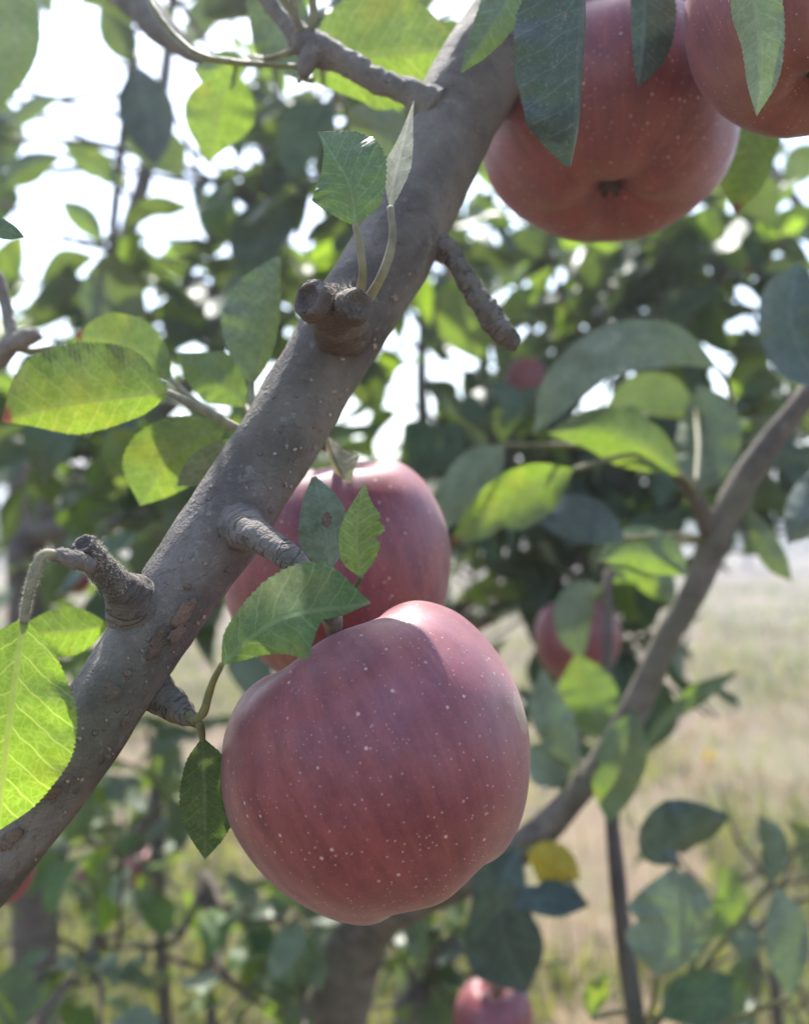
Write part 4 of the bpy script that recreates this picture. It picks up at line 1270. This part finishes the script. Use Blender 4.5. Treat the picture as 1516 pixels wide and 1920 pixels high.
back_tree('apple_tree', 'dense apple tree behind the middle, filling the gap under the upper apple', (760, 1.75, 1240),
          [[(860, 1140, 1.6), (980, 1040, 1.5), (1060, 1000, 1.45)], [(800, 950, 1.6), (790, 700, 1.55), (800, 450, 1.5)], [(900, 1160, 1.5), (1040, 1080, 1.35), (1180, 900, 1.35), (1220, 600, 1.4), (1235, 350, 1.4)],
           [(840, 880, 1.7), (920, 720, 1.7), (1010, 600, 1.6)]],
          [(600, 1050, 380, 860, .85, 1.6, 22, 7, .083), (1000, 1360, 380, 760, .9, 1.6, 16, 7, .083), (820, 1130, 840, 1130, .85, 1.4, 16, 7, .078), (980, 1260, 980, 1280, .8, 1.2, 12, 6, .07), (960, 1240, 1200, 1460, .8, 1.2, 9, 5, .06), (1380, 1560, 960, 1060, .9, 1.3, 5, 4, .06), (1080, 1360, 760, 1010, .75, 1.2, 12, 6, .08), (600, 900, 860, 1120, 1.3, 1.8, 12, 8, .075)], 42)
back_tree('apple_tree', 'thin apple tree at the right edge, leaves against white sky', (1720, 1.6, 900),
          [[(1600, 700, 1.5), (1470, 560, 1.45), (1350, 420, 1.45), (1300, 330, 1.45)], [(1640, 640, 1.5), (1520, 420, 1.4), (1440, 300, 1.4)]],
          [(1330, 1560, 300, 640, .85, 1.3, 12, 6, .08), (1380, 1580, 620, 860, .9, 1.4, 9, 6, .075), (1310, 1580, 830, 990, .8, 1.3, 14, 6, .07)], 43)
back_tree('apple_sapling', 'low leafy sapling with slender stem below the branch, lower left', (292, 1.0, 1480),
          [[(285, 1420, 1.0), (270, 1340, 1.0)], [(300, 1560, .98), (360, 1480, .95), (420, 1400, .95)], [(250, 1600, 1.0), (150, 1560, .95), (90, 1500, .95)]],
          [(40, 480, 1380, 1560, .85, 1.15, 9, 5, .055), (-40, 300, 1560, 1760, .8, 1.1, 7, 5, .055)], 44, r0=.009, mats=[LEAF_SKYLIT] * 5 + [LEAF] * 2 + [LEAF_BRIGHT] * 2)
back_tree('apple_sapling', 'low leafy sapling at the bottom edge, left of the grey trunk', (385, .95, 1640),
          [[(420, 1700, .9), (520, 1720, .85), (560, 1780, .85)], [(330, 1760, .9), (200, 1780, .85), (80, 1820, .85)], [(440, 1850, .85), (520, 1900, .85)]],
          [(-40, 560, 1720, 1960, .65, 1.0, 12, 5, .052), (430, 620, 1640, 1940, .7, 1.0, 7, 4, .055)], 45, r0=.008, mats=[LEAF_SKYLIT] * 7 + [LEAF] * 2 + [LEAF_BRIGHT])
back_tree('apple_sapling', 'low leafy sapling at the bottom, between the grey trunk and pink apple', (800, .95, 1840),
          [[(820, 1780, .9), (870, 1740, .9)], [(760, 1880, .9), (700, 1890, .85)]],
          [(690, 900, 1740, 1950, .75, 1.1, 10, 5, .07)], 46, r0=.008, mats=[LEAF_SKYLIT] * 7 + [LEAF_DARK] + [LEAF])
back_tree('apple_sapling', 'scrawny sapling with few leaves in the bottom right corner', (1450, 1.0, 1760),
          [[(1470, 1660, 1.0), (1500, 1560, 1.0)], [(1380, 1760, .95), (1330, 1720, .95)]],
          [(1290, 1540, 1560, 1950, .75, 1.2, 17, 5, .058)], 47, r0=.007, mats=[LEAF_SKYLIT] * 6 + [LEAF_DARK] + [LEAF])


# far rows of the orchard
def far_tree(label, x, Y, h, w, seed):
    random.seed(seed)
    rr = np.random.default_rng(seed)
    X = (x - 758) / F * Y
    t = thing('apple_tree', label, 'tree', (X, Y, -.03), 'far orchard row')
    v, f, uv = tube([(X, Y, -.03), (X + .03, Y, h * .25), (X, Y, h * .55)], [.06, .05, .03], 8, 12, .004, 30, seed=seed)
    MB().add(v, f, uv).build('trunk', BARK_FAR, t)
    for k in range(5):
        a = k * 1.256 + seed
        v, f, uv = tube([(X, Y, h * .35), (X + math.cos(a) * w * .25, Y + math.sin(a) * w * .25, h * .6), (X + math.cos(a) * w * .42, Y + math.sin(a) * w * .42, h * .85)], [.03, .02, .008], 6, 10)
        MB().add(v, f, uv).build('limb', BARK_FAR, t)
    mb = MB()
    V, Fc, U = leaf_blade(3, 3, .4, .4, .3, nv=1, pet=0)
    cl = rr.normal(size=(46, 3))
    cl /= np.linalg.norm(cl, axis=1)[:, None]
    cl *= (rr.random((46, 1)) ** .5)
    for c in cl:
        cc = np.array([X, Y, h * .6]) + c * np.array([w * .5, w * .5, h * .38])
        for i in range(34):
            p = cc + rr.normal(size=3) * .13 * w / 2
            d = Vector(rr.normal(size=3))
            d.z -= .6
            d.normalize()
            z = Vector(rr.normal(size=3)) + Vector((0, 0, 1))
            z = (z - d * z.dot(d)).normalized()
            M = np.array(Matrix((d, z.cross(d), z)).transposed())
            mb.add((M @ (V * rr.uniform(.07, .12)).T).T + p, Fc, U)
    o = mb.build('crown', LEAF_FAR, t)
    o['kind'] = 'stuff'


for i, (lab, x, Y, h, w) in enumerate([
        ('far low orchard tree on the horizon, just left of the slanting stem', 1215, 19.0, 1.45, 2.6),
        ('far low orchard tree on the horizon, just right of the slanting stem', 1400, 20.0, 1.40, 2.7),
        ('far low orchard tree on the horizon at the right edge', 1585, 19.5, 1.42, 2.7),
        ('far apple tree at the left edge behind the dark trunk', -60, 9.5, 2.0, 2.2)]):
    far_tree(lab, x, Y, h, w, 60 + i)

# sunlit haze of the late-summer air
def haze():
    m, nt, out = new_mat('haze_air')
    pv = nt.nodes.new('ShaderNodeVolumePrincipled')
    pv.inputs['Color'].default_value = (0.86, 0.89, 1.0, 1.0)
    pv.inputs['Density'].default_value = 0.019
    pv.inputs['Anisotropy'].default_value = 0.55
    nt.links.new(pv.outputs[0], out.inputs['Volume'])
    x, z0, z1 = 905.0, -1.1, 4.2
    vs = [(sx * x, sy * x, z) for z in (z0, z1) for sy in (-1, 1) for sx in (-1, 1)]
    fs = [(0, 2, 3, 1), (4, 5, 7, 6), (0, 1, 5, 4), (2, 6, 7, 3), (0, 4, 6, 2), (1, 3, 7, 5)]
    o = MB().add(vs, fs).build('haze', m, smooth=False)
    tag(o, 'thin sunlit haze hanging in the orchard air', 'haze', kind='stuff')


haze()

# yellow flower in the grass
p = P(1330, 1418, 4.6)
fl = thing('wild_flower', 'small yellow wild flower in the dry grass at the right', 'flower', (p[0], p[1], 0))
v, f, uv = tube([(p[0], p[1], -.01), (p[0] + .005, p[1], p[2] * .5), tuple(p)], [.003, .0025, .002], 6, 10)
MB().add(v, f, uv).build('stalk', PETIOLE, fl)
YEL = plain_material('petal_yellow', (0.75, 0.48, 0.01), .6, .2, trans=(.9, .6, .02), tfac=.4)
for k in range(9):
    a = k / 9 * 6.283
    d = np.array([math.cos(a), math.sin(a) * .6, math.sin(a) * .8])
    s = np.array([-math.sin(a), math.cos(a) * .6, math.cos(a) * .8])
    MB().add([p, p + d * .028 + s * .011, p + d * .046, p + d * .028 - s * .011], [(0, 1, 2, 3)]).build('petal', YEL, fl)
